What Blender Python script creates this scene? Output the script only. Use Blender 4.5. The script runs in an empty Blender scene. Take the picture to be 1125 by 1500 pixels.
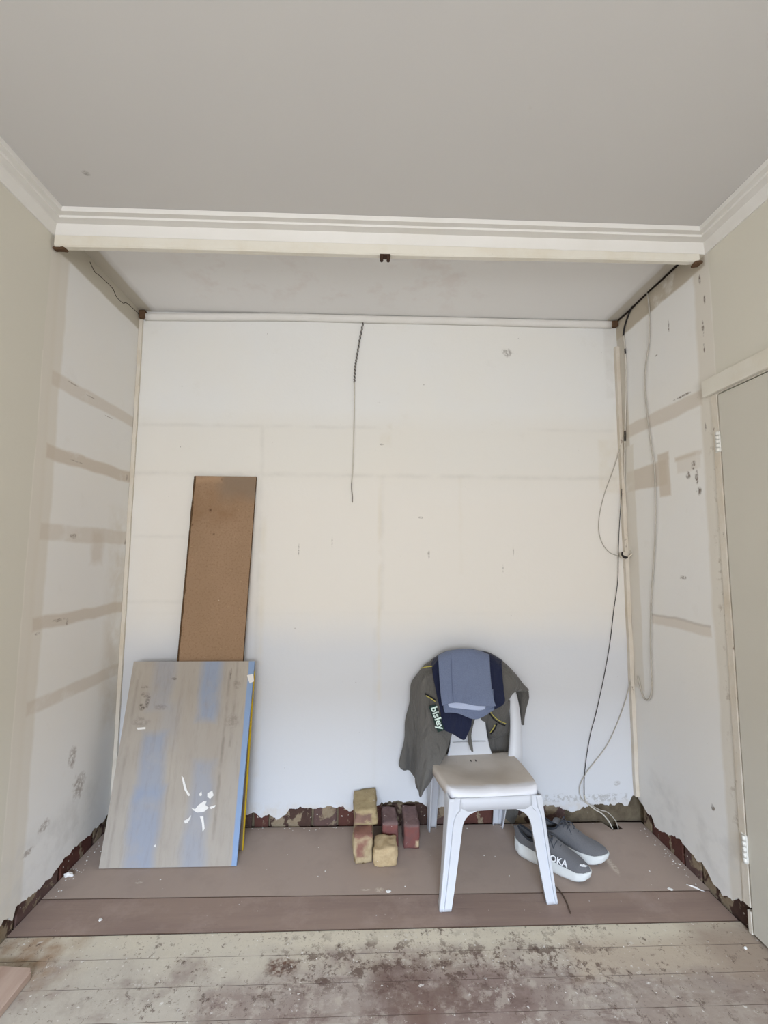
import bpy, bmesh, math, random
from mathutils import Vector, Matrix, noise
from mathutils.bvhtree import BVHTree

C = bpy.context.scene.collection
S = bpy.context.scene

# ------------------------------------------------------------------ camera
CAM_O = Vector((0, 0, 1.4))
CAM_R = Vector((0.99939235, -0.03440458, 0.00559054))
CAM_U = Vector((-0.00878939, -0.09354089, 0.99557664))
CAM_F = Vector((0.03372945, 0.99502082, 0.09378644))
FPX = 650.742
cd = bpy.data.cameras.new('camera')
cam = bpy.data.objects.new('camera', cd)
C.objects.link(cam)
m = Matrix((CAM_R, CAM_U, -CAM_F)).transposed().to_4x4()
m.translation = CAM_O
cam.matrix_world = m
cd.sensor_fit = 'VERTICAL'
cd.sensor_height = 24.0
cd.lens = FPX / 1500 * 24.0
cd.clip_start = 0.02
S.camera = cam

# ------------------------------------------------------------------ world, light, exposure
w = bpy.data.worlds.new('world')
S.world = w
w.use_nodes = True
w.node_tree.nodes['Background'].inputs[0].default_value = (0.80, 0.88, 1.0, 1)
w.node_tree.nodes['Background'].inputs[1].default_value = 0.35


def area(name, loc, target, sx, sy, power, col):
    l = bpy.data.lights.new(name, 'AREA')
    l.shape = 'RECTANGLE'
    l.size, l.size_y, l.energy, l.color = sx, sy, power, col
    o = bpy.data.objects.new(name, l)
    C.objects.link(o)
    o.location = loc
    o.rotation_euler = (Vector(target) - Vector(loc)).to_track_quat('-Z', 'Y').to_euler()
    return o


# daylight coming off the ground and the houses opposite, through the window behind the camera
area('window_daylight', (-0.1, -2.42, 1.5), (-0.1, 2.4, 1.75), 1.9, 1.2, 57, (0.92, 0.94, 1.0))
# open sky above the houses opposite: reaches only the lower part of the room
area('sky_daylight', (-0.1, -7.2, 4.5), (0.0, -2.4, 1.5), 6.0, 2.4, 2700, (0.58, 0.75, 1.0))

S.view_settings.view_transform = 'Standard'
S.view_settings.look = 'None'
S.view_settings.gamma = 1.0
S.view_settings.use_curve_mapping = False
S.view_settings.exposure = 0.63

# ------------------------------------------------------------------ materials


def srgb(r, g, b):
    f = lambda c: ((c / 255 + 0.055) / 1.055) ** 2.4 if c > 10.3 else c / 255 / 12.92
    return (f(r), f(g), f(b), 1)


class NT:
    """small wrapper for building node materials"""

    def __init__(s, name, rough=0.85, spec=0.3):
        s.m = bpy.data.materials.new(name)
        s.m.use_nodes = True
        s.t = s.m.node_tree
        s.b = s.t.nodes['Principled BSDF']
        s.b.inputs['Roughness'].default_value = rough
        s.b.inputs['Specular IOR Level'].default_value = spec
        s.tc = s.t.nodes.new('ShaderNodeTexCoord')
        s.P = s.tc.outputs['Object']
        s.col = None

    def n(s, t, **k):
        nd = s.t.nodes.new(t)
        for a, v in k.items():
            setattr(nd, a, v)
        return nd

    def L(s, a, b):
        s.t.links.new(a, b)

    def base(s, c):
        r = s.n('ShaderNodeRGB')
        r.outputs[0].default_value = c
        s.col = r.outputs[0]

    def noise(s, scale=5, detail=4, rough=0.55, stretch=None, off=(0, 0, 0), dist=0):
        mp = s.n('ShaderNodeMapping')
        s.L(s.P, mp.inputs[0])
        mp.inputs['Location'].default_value = off
        if stretch:
            mp.inputs['Scale'].default_value = stretch
        nz = s.n('ShaderNodeTexNoise')
        nz.inputs['Scale'].default_value = scale
        nz.inputs['Detail'].default_value = detail
        nz.inputs['Roughness'].default_value = rough
        nz.inputs['Distortion'].default_value = dist
        s.L(mp.outputs[0], nz.inputs['Vector'])
        return nz.outputs['Fac']

    def rng(s, v, a, b, lo=0.0, hi=1.0):
        mr = s.n('ShaderNodeMapRange')
        s.L(v, mr.inputs[0])
        for i, x in enumerate((a, b, lo, hi)):
            mr.inputs[i + 1].default_value = x
        return mr.outputs[0]

    def mul(s, a, b, op='MULTIPLY'):
        mt = s.n('ShaderNodeMath', operation=op)
        for i, x in enumerate((a, b)):
            if isinstance(x, (int, float)):
                mt.inputs[i].default_value = x
            else:
                s.L(x, mt.inputs[i])
        return mt.outputs[0]

    def mix(s, fac, c):
        mx = s.n('ShaderNodeMix', data_type='RGBA')
        if isinstance(fac, (int, float)):
            mx.inputs[0].default_value = fac
        else:
            s.L(fac, mx.inputs[0])
        s.L(s.col, mx.inputs[6])
        if isinstance(c, tuple):
            mx.inputs[7].default_value = c
        else:
            s.L(c, mx.inputs[7])
        s.col = mx.outputs[2]

    def box(s, lo, hi, soft=0.01, jit=0.02, jscale=9):
        """mask of a box in object space with ragged edges; None = unbounded"""
        if not hasattr(s, '_jn'):
            s._jn = {}
        key = jscale
        if key not in s._jn:
            nz = s.n('ShaderNodeTexNoise')
            nz.inputs['Scale'].default_value = jscale
            nz.inputs['Detail'].default_value = 5
            s.L(s.P, nz.inputs['Vector'])
            sb = s.n('ShaderNodeVectorMath', operation='SUBTRACT')
            s.L(nz.outputs['Color'], sb.inputs[0])
            sb.inputs[1].default_value = (0.5, 0.5, 0.5)
            s._jn[key] = sb.outputs[0]
        sc = s.n('ShaderNodeVectorMath', operation='SCALE')
        s.L(s._jn[key], sc.inputs[0])
        sc.inputs['Scale'].default_value = jit * 2
        ad = s.n('ShaderNodeVectorMath', operation='ADD')
        s.L(s.P, ad.inputs[0])
        s.L(sc.outputs[0], ad.inputs[1])
        lo = [-99 if x is None else x for x in lo]
        hi = [99 if x is None else x for x in hi]
        c = [(a + b) / 2 for a, b in zip(lo, hi)]
        h = [(b - a) / 2 for a, b in zip(lo, hi)]
        s1 = s.n('ShaderNodeVectorMath', operation='SUBTRACT')
        s.L(ad.outputs[0], s1.inputs[0])
        s1.inputs[1].default_value = c
        s2 = s.n('ShaderNodeVectorMath', operation='ABSOLUTE')
        s.L(s1.outputs[0], s2.inputs[0])
        s3 = s.n('ShaderNodeVectorMath', operation='SUBTRACT')
        s.L(s2.outputs[0], s3.inputs[0])
        s3.inputs[1].default_value = h
        sp = s.n('ShaderNodeSeparateXYZ')
        s.L(s3.outputs[0], sp.inputs[0])
        mm = s.mul(s.mul(sp.outputs[0], sp.outputs[1], 'MAXIMUM'), sp.outputs[2], 'MAXIMUM')
        return s.rng(mm, -soft, soft, 1, 0)

    def zone(s, lo, hi, c, strength=1.0, soft=0.01, jit=0.012, jscale=9, patchy=None):
        f = s.box(lo, hi, soft, jit, jscale)
        if patchy:
            if not hasattr(s, '_pn'):
                s._pn = {}
            if patchy[0] not in s._pn:
                s._pn[patchy[0]] = s.noise(patchy[0], 5, 0.6, off=(3, 1, 7))
            f = s.mul(f, s.rng(s._pn[patchy[0]], patchy[1], patchy[2]))
        s.mix(s.mul(f, strength), c)

    def spot(s, lo, hi, c, strength=.6, jit=.7, seed=0):
        """ragged elliptical mark"""
        if not hasattr(s, '_sn'):
            nz = s.n('ShaderNodeTexNoise')
            nz.inputs['Scale'].default_value = 42
            nz.inputs['Detail'].default_value = 4
            s.L(s.P, nz.inputs['Vector'])
            sb = s.n('ShaderNodeVectorMath', operation='SUBTRACT')
            s.L(nz.outputs['Color'], sb.inputs[0])
            sb.inputs[1].default_value = (0.5, 0.5, 0.5)
            s._sn = sb.outputs[0]
            s._sp = s.rng(s.noise(75, 4, .65, off=(6, 6, 2)), .38, .58)
        c0 = [0 if a is None else (a + b) / 2 for a, b in zip(lo, hi)]
        iv = [0 if a is None else 2 / (b - a) for a, b in zip(lo, hi)]
        s1 = s.n('ShaderNodeVectorMath', operation='SUBTRACT')
        s.L(s.P, s1.inputs[0])
        s1.inputs[1].default_value = c0
        s2 = s.n('ShaderNodeVectorMath', operation='MULTIPLY_ADD')
        s.L(s1.outputs[0], s2.inputs[0])
        s2.inputs[1].default_value = iv
        sc = s.n('ShaderNodeVectorMath', operation='SCALE')
        s.L(s._sn, sc.inputs[0])
        sc.inputs['Scale'].default_value = jit * 2
        mk = s.n('ShaderNodeVectorMath', operation='MULTIPLY')
        s.L(sc.outputs[0], mk.inputs[0])
        mk.inputs[1].default_value = [0 if a is None else 1 for a in lo]
        s.L(mk.outputs[0], s2.inputs[2])
        ln_ = s.n('ShaderNodeVectorMath', operation='LENGTH')
        s.L(s2.outputs[0], ln_.inputs[0])
        f = s.mul(s.rng(ln_.outputs['Value'], .7, 1.25, 1, 0), s._sp)
        s.mix(s.mul(f, strength), c)

    def bump(s, h, strength=0.3, dist=0.005):
        b = s.n('ShaderNodeBump')
        b.inputs['Strength'].default_value = strength
        b.inputs['Distance'].default_value = dist
        s.L(h, b.inputs['Height'])
        if s.b.inputs['Normal'].links:
            s.L(s.b.inputs['Normal'].links[0].from_socket, b.inputs['Normal'])
        s.L(b.outputs[0], s.b.inputs['Normal'])

    def done(s):
        if s.col is not None:
            s.L(s.col, s.b.inputs['Base Color'])
        return s.m


def plain(name, c, rough=0.7, spec=0.3, var=0.12, scale=30, bump=0.15, metal=0.0):
    t = NT(name, rough, spec)
    t.base(c)
    n = t.noise(scale, 4)
    t.mix(t.rng(n, 0.35, 0.75, 0, var), (c[0] * 0.45, c[1] * 0.45, c[2] * 0.45, 1))
    if bump:
        t.bump(n, bump, 0.002)
    t.b.inputs['Metallic'].default_value = metal
    return t.done()


WHITE = srgb(233, 231, 227)
OLIVE = srgb(216, 211, 197)
CREAM = srgb(219, 212, 199)
RESID = srgb(204, 191, 174)
PALE = srgb(226, 220, 208)
DIRT = srgb(120, 100, 82)

# --- ceiling
t = NT('ceiling_paint', 0.9)
t.base(srgb(204, 201, 197))
t.mix(t.rng(t.noise(1.3, 3), 0.35, 0.7, 0, 0.25), srgb(211, 208, 202))
t.mix(t.rng(t.noise(14, 6, 0.7, off=(5, 0, 0)), 0.68, 0.78, 0, 0.35), srgb(186, 180, 172))
t.spot((-1.04, 1.50, None), (-1.015, 1.525, None), srgb(150, 145, 138), 0.8, .3)
t.zone((None, 1.75, None), (-1.235, None, None), srgb(188, 180, 164), 0.9, 0.006, 0.008)
t.zone((1.375, 1.75, None), (None, None, None), srgb(190, 182, 166), 0.8, 0.006, 0.01)
t.zone((-1.22, 1.76, None), (1.36, None, None), srgb(234, 232, 229), 0.95, 0.02, 0.01)
t.zone((-0.9, 1.8, None), (0.6, 2.3, None), srgb(216, 204, 198), 0.35, 0.1, 0.1, 3, (7, 0.52, 0.66))
t.bump(t.noise(40, 4), 0.08, 0.002)
M_ceil = t.done()


def wall_base(name, c):
    t = NT(name, 0.82, 0.25)
    t.base(c)
    t.mix(t.rng(t.noise(2.2, 4, off=(1, 2, 3)), 0.4, 0.7, 0, 0.35), (c[0] * 1.04, c[1] * 1.0, c[2] * 0.92, 1))
    t.mix(t.rng(t.noise(6, 7, 0.7, off=(8, 2, 3)), 0.60, 0.75, 0, 0.25), (c[0] * 0.84, c[1] * 0.81, c[2] * 0.76, 1))
    return t


def finish_wall(t, spots=True):
    if spots:
        t.mix(t.rng(t.noise(38, 6, 0.72, off=(4, 4, 4)), 0.715, 0.75, 0, 0.5), srgb(150, 138, 120))
        t.mix(t.rng(t.noise(60, 3, 0.6, off=(14, 4, 4)), 0.76, 0.79, 0, 0.7), srgb(95, 80, 68))
    t.bump(t.noise(9, 6, 0.6), 0.22, 0.006)
    t.bump(t.noise(70, 4, 0.6, off=(2, 9, 1)), 0.12, 0.002)
    return t.done()


# --- back wall
t = wall_base('back_wall_plaster', srgb(229, 228, 224))
t.zone((None, None, None), (None, None, 1.05), srgb(212, 214, 218), .9, .12, .05, 3)  # cooler light low on the wall, painted into the plaster colour
YW = srgb(214, 204, 182)
GR = srgb(196, 192, 184)
t.zone((-1.3, None, 1.75), (1.45, None, 2.15), srgb(226, 220, 208), 0.5, 0.06, 0.05, 3)
t.zone((-1.3, None, 1.0), (1.45, None, 1.80), srgb(230, 224, 214), 0.8, 0.12, 0.09, 3)  # warmer, brighter light at mid height, painted as a cream band
for (x0, x1, z0, z1, cc, st) in [
        (-1.3, 0.12, 2.098, 2.112, GR, .55), (-1.3, 1.40, 1.822, 1.842, GR, .6), (-1.28, -1.0, 1.48, 1.492, GR, .6),
        (-1.28, -0.97, 1.135, 1.145, GR, .5), (-.603, -.587, 0.3, 2.11, GR, .6), (-.585, -.56, 0.25, 1.6, YW, .5),  # last strip: shadow beside the leaning boards, painted on the wall
        (.052, .066, .62, 1.83, YW, .8), (.066, .082, 1.1, 1.83, GR, .4), (.06, .12, 2.0, 2.13, YW, .6),
        (.03, .045, 0.1, 1.0, GR, .35), (0.9, 1.4, 2.10, 2.112, GR, .4), (0.5, 0.515, 1.3, 1.83, YW, .25),
        (1.30, 1.44, 1.75, 2.05, YW, .55), (-.66, -.60, 1.42, 1.80, PALE, .8), (-1.3, 1.44, 1.075, 1.085, GR, .12),
        (1.36, 1.44, 2.3, 2.76, GR, .5)]:
    t.zone((x0, None, z0), (x1, None, z1), cc, st * .6, 0.010, 0.010, 7, (7, 0.34, 0.60))
# scuffs, screw holes and gouges
for (x, z, a, b) in [(.068, 2.01, .012, .005), (.305, 2.36, .005, .004), (-.20, 1.46, .003, .035), (.80, 1.42, .003, .025), (.74, 1.32, .003, .02),
                     (.79, 2.56, .03, .022), (-.39, 1.0, .006, .004), (.285, 1.60, .012, .006), (.05, 2.25, .008, .004),
                     (-.38, 1.42, .003, .03), (-.87, .135, .012, .03), (1.33, .195, .016, .012), (.33, 1.4, .006, .02)]:
    t.spot((x - a, None, z - b), (x + a, None, z + b), srgb(132, 124, 112), 0.7)
t.zone((.75, None, .105), (1.38, None, .14), srgb(150, 146, 138), 0.5, 0.006, 0.014, 14, (60, 0.47, 0.58))
t.zone((None, None, 0.04), (None, None, .105), srgb(205, 196, 182), 0.5, 0.02, 0.02, 14, (20, 0.4, 0.6))
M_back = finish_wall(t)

# --- left wall
t = wall_base('left_wall_plaster', WHITE)
t.zone((None, None, None), (None, 1.80, None), CREAM, 0.9, 0.01, 0.015, 6)
t.zone((None, 1.78, None), (None, 1.85, None), CREAM, 0.8, 0.008, 0.02, 5)
for (z0, z1, st) in [(2.082, 2.142, .55), (1.775, 1.835, .8), (1.445, 1.515, .5), (1.09, 1.142, .7), (.77, .825, .55)]:
    t.zone((None, 1.8, z0), (None, None, z1), RESID, st, 0.006, 0.014, 6, (8, 0.18, 0.45))
t.zone((None, 1.755, 2.645), (None, 2.5, None), srgb(188, 180, 162), 0.9, 0.006, 0.01, 6)
t.zone((None, 2.30, .55), (None, 2.45, 1.6), srgb(205, 192, 172), 0.5, 0.05, 0.05, 6, (5, .4, .6))
t.zone((None, 2.14, 1.35), (None, 2.22, 1.5), RESID, 0.5, 0.02, 0.03, 12)
for (y, z, a, b) in [(1.99, 1.80, .04, .003), (1.95, 1.115, .035, .006), (2.0, 1.10, .008, .014), (2.40, 1.80, .008, .016), (2.42, 1.455, .007, .012), (1.83, 1.08, .012, .006),
                     (1.93, 2.133, .035, .003), (2.05, 2.12, .035, .003), (2.2, 2.07, .03, .003), (1.95, 0.30, .03, .02), (2.16, 0.35, .04, .05), (2.1, .5, .025, .04), (1.87, .25, .03, .012), (2.0, 1.47, .02, .01)]:
    t.spot((None, y - a, z - b), (None, y + a, z + b), srgb(140, 124, 108), 0.65)
t.zone((None, 1.74, .08), (None, 2.3, .30), srgb(206, 203, 198), 0.5, 0.05, 0.06, 8, (9, .45, .65))
# older paint of the room, up to where the cupboard front stood
t.zone((None, None, None), (None, 1.743, None), OLIVE, 1.0, 0.002, 0.009, 7)
t.zone((None, 1.741, .3), (None, 1.747, 2.2), PALE, 0.9, 0.002, 0.009, 7, (9, .35, .5))
M_left = finish_wall(t)

# --- right wall
t = wall_base('right_wall_plaster', WHITE)
t.zone((None, 1.735, None), (None, 1.83, None), CREAM, 0.85, 0.008, 0.02, 5)
for (y0, y1, z0, z1, cc, st) in [
        (1.82, 2.44, 2.05, 2.12, RESID, .6), (2.07, 2.40, 1.745, 1.862, RESID, .75), (2.05, 2.13, 1.69, 1.90, RESID, .8),
        (1.84, 2.01, 1.838, 1.856, RESID, .75), (1.85, 2.0, 1.78, 1.84, RESID, .35), (1.85, 2.24, 1.06, 1.105, RESID, .55), (1.85, 2.24, 1.100, 1.108, DIRT, .35),
        (2.33, 2.46, .7, 2.0, CREAM, .7), (1.76, 2.46, 2.645, 2.78, srgb(184, 172, 152), .9), (2.36, 2.46, 2.0, 2.78, srgb(196, 186, 168), .7)]:
    t.zone((None, y0, z0), (None, y1, z1), cc, st, 0.006, 0.014, 6, (8, 0.18, 0.4))
for (y, z, a, b) in [(1.93, 1.76, .012, .016), (1.878, 1.745, .01, .03), (1.868, 1.68, .014, .016), (1.895, 1.80, .012, .02), (1.79, 2.29, .004, .02), (1.79, 2.38, .006, .03), (1.77, 2.5, .005, .02), (1.79, 2.6, .006, .02),
                     (2.0, 2.50, .004, .03), (2.1, 2.40, .008, .004), (1.81, 1.95, .004, .02), (1.765, 1.68, .005, .03), (1.76, 1.55, .005, .03),
                     (1.76, 1.32, .004, .03), (1.765, 1.05, .005, .05), (1.76, .90, .005, .03), (1.765, .72, .005, .07), (1.94, 2.13, .05, .006), (1.9, .36, .01, .012), (2.0, 1.3, .02, .008)]:
    t.spot((None, y - a, z - b), (None, y + a, z + b), srgb(112, 98, 84), 0.9)
t.zone((None, 1.755, .25), (None, 1.80, 2.0), srgb(160, 144, 124), 0.45, 0.01, 0.02, 18, (26, .56, .66))
t.zone((None, 1.74, .08), (None, 2.3, .30), srgb(206, 203, 198), 0.5, 0.05, 0.06, 8, (9, .45, .65))
t.zone((None, None, None), (None, 1.735, None), OLIVE, 1.0, 0.002, 0.006, 7)
t.zone((None, 1.733, 2.14), (None, 1.738, 2.69), PALE, 0.7, 0.002, 0.006, 7, (9, .35, .5))
M_right = finish_wall(t)

M_rear = plain('rear_wall_paint', srgb(205, 201, 188), 0.85, var=0.05, scale=3)
t = NT('cornice_paint', 0.6, 0.35)
t.base(srgb(226, 223, 217))
t.mix(t.rng(t.noise(5, 5), .45, .7, 0, .3), srgb(214, 209, 198))
t.bump(t.noise(25, 3), 0.08, 0.002)
M_corn = t.done()
t = NT('cream_gloss_paint', 0.5, 0.4)
t.base(srgb(224, 219, 206))
t.mix(t.rng(t.noise(6, 6, .65), .45, .7, 0, .45), srgb(208, 196, 172))
t.mix(t.rng(t.noise(30, 6, .7, stretch=(.3, 1, 1), off=(3, 3, 3)), .70, .75, 0, .8), srgb(120, 95, 72))
t.bump(t.noise(30, 4), 0.15, 0.002)
M_cream = t.done()
t = NT('worn_batten_paint', 0.6, 0.35)
t.base(srgb(218, 210, 196))
t.mix(t.rng(t.noise(5, 6, .65), .45, .7, 0, .6), srgb(200, 184, 158))
t.mix(t.rng(t.noise(28, 6, .75, stretch=(1, 1, .35)), .635, .68, 0, .85), srgb(116, 94, 74))
t.bump(t.noise(30, 5), 0.4, 0.003)
M_batten = t.done()
M_door = plain('door_paint', srgb(206, 201, 188), 0.5, 0.35, 0.06, 4, 0.1)
M_hinge = plain('painted_metal', srgb(232, 230, 222), 0.4, 0.5, 0.15, 60)
M_dark = plain('dark_void', srgb(46, 38, 33), 0.95, 0.1)
M_rawwood = plain('raw_timber_end', srgb(98, 76, 58), 0.9, 0.1, 0.4, 60)

# --- masonry


def brick_mat(name, c, mortar, amt, seed, face=None, cm=srgb(196, 176, 138), end=None):
    t = NT(name, 0.95, 0.15)
    t.base(c)
    t.mix(t.rng(t.noise(22, 5, .6, off=(seed, 0, 0)), .4, .7, 0, .55), (c[0] * .6, c[1] * .62, c[2] * .7, 1))
    t.mix(t.rng(t.noise(60, 5, .7, off=(seed, 3, 0)), .62, .72, 0, .5), srgb(170, 140, 122))
    if end:
        t.zone((None, None, None), (None, end[0], end[2]), end[1], .95, .004, .006, 16)
        t.mix(t.rng(t.noise(26, 6, .7, off=(seed, 5, 0)), .45, .65, 0, .6), srgb(108, 84, 82))
    nm = t.noise(11, 6, .62, off=(seed, seed * 2, 1), dist=.6)
    f = t.rng(nm, amt, amt + .05)
    if face:
        for fc in face:
            f = t.mul(f, t.box(*fc, 0.006, 0.016, 22), 'MAXIMUM')
    mm = NT
    t.mix(f, cm)
    t.mix(t.mul(f, t.rng(t.noise(30, 6, .7, off=(0, seed, 0)), .45, .7, 0, .6)), (cm[0] * .66, cm[1] * .6, cm[2] * .52, 1))
    t.mix(t.rng(t.noise(70, 2, .5, off=(seed, 9, 9)), .70, .73, 0, .9), srgb(222, 214, 202))
    t.bump(t.noise(26, 7, .7), 0.7, 0.006)
    t.bump(f, 0.4, 0.003)
    return t.done()


M_wbrick = [brick_mat('wall_brick_%s' % a, srgb(*c), None, am, i * 3.7, None, srgb(150, 134, 112))
            for i, (a, c, am) in enumerate([('red', (98, 64, 56), .56), ('brown', (84, 64, 56), .52), ('mauve', (104, 82, 76), .55)])]
t = NT('old_mortar', 0.98, 0.1)
t.base(srgb(124, 112, 92))
t.mix(t.rng(t.noise(14, 6, .7), .4, .7, 0, .8), srgb(84, 72, 60))
t.mix(t.rng(t.noise(40, 6, .7, off=(7, 0, 0)), .66, .72, 0, .8), srgb(205, 198, 186))
t.bump(t.noise(30, 7, .7), 1.0, 0.01)
M_mortar = t.done()

# --- floors
t = NT('hardboard_floor', 0.72, 0.3)
t.base(srgb(168, 150, 137))
t.mix(t.rng(t.noise(1.8, 4), .35, .7, 0, .6), srgb(160, 143, 132))
t.mix(t.rng(t.noise(7, 6, .7, off=(3, 5, 1)), .5, .72, 0, .45), srgb(150, 134, 124))
t.mix(t.rng(t.noise(16, 7, .72, off=(9, 5, 1)), .64, .74, 0, .35), srgb(196, 180, 168))
t.mix(t.rng(t.noise(48, 4, .6, off=(5, 1, 1)), .72, .75, 0, .6), srgb(212, 202, 192))
for (x0, y0, x1, y1) in [(.04, 1.985, .075, 2.01), (-.02, 1.995, .02, 2.005), (1.10, 2.06, 1.13, 2.17), (-.98, 2.06, -.95, 2.075), (1.04, 1.95, 1.16, 1.955)]:
    t.spot((x0, y0, None), (x1, y1, None), srgb(204, 190, 174), .85, .45)
t.bump(t.noise(60, 4), .1, .001)
M_sheet = t.done()
t = NT('brown_board_floor', 0.75, 0.3)
t.base(srgb(148, 127, 114))
t.mix(t.rng(t.noise(3, 6, .7, stretch=(.35, 3, 1)), .4, .7, 0, .8), srgb(128, 108, 100))
t.mix(t.rng(t.noise(5, 6, .7, off=(4, 0, 0)), .5, .75, 0, .6), srgb(172, 152, 140))
t.mix(t.rng(t.noise(30, 5, .7, stretch=(.2, 3, 1)), .62, .72, 0, .5), srgb(108, 90, 82))
t.mix(t.rng(t.noise(55, 4, .6, off=(5, 1, 1)), .71, .74, 0, .7), srgb(215, 205, 196))
t.bump(t.noise(30, 4, stretch=(.1, 2, 1)), .2, .002)
M_strip = t.done()


# front floorboards: old lining plaster and paint over brown boards, one finish running across all boards
t = NT('worn_floorboards', 0.88, 0.22)
t.base(srgb(150, 133, 123))
t.mix(t.rng(t.noise(5, 6, .66, off=(1.3, 0, 0)), .38, .62, 0, .9), srgb(132, 113, 105))
t.mix(t.rng(t.noise(2.4, 5, .6, off=(4, 4, 0)), .42, .60, 0, .8), srgb(172, 160, 148))
t.mix(t.rng(t.noise(9, 7, .72, stretch=(.5, 1.5, 1), off=(0, 5, 0)), .50, .62, 0, .8), srgb(118, 98, 90))
t.mix(t.rng(t.noise(14, 7, .72, off=(7, 5, 0)), .52, .60, 0, .6), srgb(186, 174, 160))
LIN = srgb(206, 195, 174)
t.zone((None, 1.735, None), (None, None, None), LIN, .95, .02, .035, 7)
t.zone((None, 1.66, None), (None, None, None), LIN, .8, .04, .06, 6, (6, .36, .56))
t.zone((None, None, None), (-.45, 1.76, None), srgb(192, 183, 168), .85, .10, .10, 5, (5, .34, .54))
t.zone((-.75, 1.62, None), (-.25, 1.76, None), srgb(200, 190, 172), .8, .05, .06, 6, (7, .36, .56))
t.zone((.72, 1.60, None), (None, 1.74, None), srgb(186, 170, 150), .85, .03, .05, 6)
t.zone((.85, None, None), (None, 1.60, None), srgb(166, 152, 138), .6, .06, .06, 6, (7, .36, .6))
t.zone((-1.35, 1.60, None), (-1.02, 1.82, None), srgb(150, 120, 92), .75, .05, .07, 9, (8, .36, .58))
t.zone((1.22, 1.56, None), (1.5, 1.82, None), srgb(156, 138, 122), .7, .05, .05, 9)
t.zone((.02, 1.50, None), (.32, 1.66, None), srgb(112, 90, 80), .75, .04, .06, 7, (10, .38, .55))
t.zone((.12, 1.42, None), (.22, 1.52, None), srgb(104, 76, 64), .7, .03, .04, 12)
t.spot((-.34, 1.635, None), (-.23, 1.695, None), srgb(104, 74, 60), .95, .35)
t.zone((-.15, 1.40, None), (.02, 1.465, None), srgb(208, 200, 184), .8, .008, .03, 14, (9, .3, .45))
# fine scabs of paint and dirt
t.mix(t.rng(t.noise(7, 3, .5, off=(31, 1, 0)), .45, .6, 0, 1), t.col) if False else None
t.mix(t.mul(t.mul(t.box((-.30, 1.57, None), (.85, 1.755, None), .06, .10, 5), t.rng(t.noise(19, 7, .78, off=(5, 5, 4)), .52, .57)), .8), srgb(92, 72, 62))
_a = t.rng(t.noise(26, 7, .8, stretch=(1, .8, 1), off=(2, 1, 4)), .575, .62)
_b = t.rng(t.noise(3.2, 3, .5, off=(8, 8, 1)), .40, .58)
t.mix(t.mul(t.mul(_a, _b), .85), srgb(84, 66, 56))
t.mix(t.rng(t.noise(48, 6, .75, off=(6, 1, 2)), .60, .64, 0, .65), srgb(98, 80, 70))
t.mix(t.rng(t.noise(20, 7, .75, off=(3, 6, 9)), .62, .67, 0, .7), srgb(206, 198, 186))
t.mix(t.rng(t.noise(52, 4, .65, off=(1, 1, 5)), .66, .69, 0, .85), srgb(218, 212, 203))
t.bump(t.noise(22, 7, .75), .5, .004)
M_pl = t.done()
M_edge = plain('shaded_board_edge', srgb(82, 66, 56), .95, .1)  # dark brown edge; thin shadows at the board joints put into the colour


# ------------------------------------------------------------------ mesh helpers
def link(name, me, mat=None, parent=None, smooth=False):
    if not isinstance(me, bpy.types.Mesh):
        bm = me
        me = bpy.data.meshes.new(name)
        bmesh.ops.recalc_face_normals(bm, faces=bm.faces)
        bm.to_mesh(me)
        bm.free()
    o = bpy.data.objects.new(name, me)
    C.objects.link(o)
    if mat:
        for mm in (mat if isinstance(mat, (list, tuple)) else [mat]):
            me.materials.append(mm)
    if parent:
        o.parent = parent
    if smooth:
        for p in me.polygons:
            p.use_smooth = True
    return o


def tag(o, label, cat, group=None):
    o['label'] = label
    o['category'] = cat
    if group:
        o['group'] = group
    return o


def thing(name, label, cat, loc=(0, 0, 0), rz=0, group=None):
    o = bpy.data.objects.new(name, None)
    C.objects.link(o)
    o.location = loc
    o.rotation_euler = (0, 0, rz)
    o.empty_display_size = 0.05
    return tag(o, label, cat, group)


def struct(o):
    o['kind'] = 'structure'
    return o


def box(bm, lo, hi):
    vs = [bm.verts.new((x, y, z)) for x in (lo[0], hi[0]) for y in (lo[1], hi[1]) for z in (lo[2], hi[2])]
    for f in ((0, 1, 3, 2), (4, 6, 7, 5), (0, 4, 5, 1), (2, 3, 7, 6), (0, 2, 6, 4), (1, 5, 7, 3)):
        bm.faces.new([vs[i] for i in f])
    return vs


def boxm(lo, hi, bev=0.0, seg=2):
    bm = bmesh.new()
    box(bm, lo, hi)
    if bev:
        bmesh.ops.bevel(bm, geom=bm.edges[:], offset=bev, segments=seg, affect='EDGES', profile=.5)
    return bm


def cr(p, t):
    """Catmull-Rom through points p, t in 0..1"""
    n = len(p) - 1
    x = min(max(t, 0), 1) * n
    i = min(int(x), n - 1)
    u = x - i
    a, b, c, d = p[max(i - 1, 0)], p[i], p[i + 1], p[min(i + 2, n)]
    return 0.5 * ((2 * b) + (c - a) * u + (2 * a - 5 * b + 4 * c - d) * u * u + (3 * b - a - 3 * c + d) * u ** 3)


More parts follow.
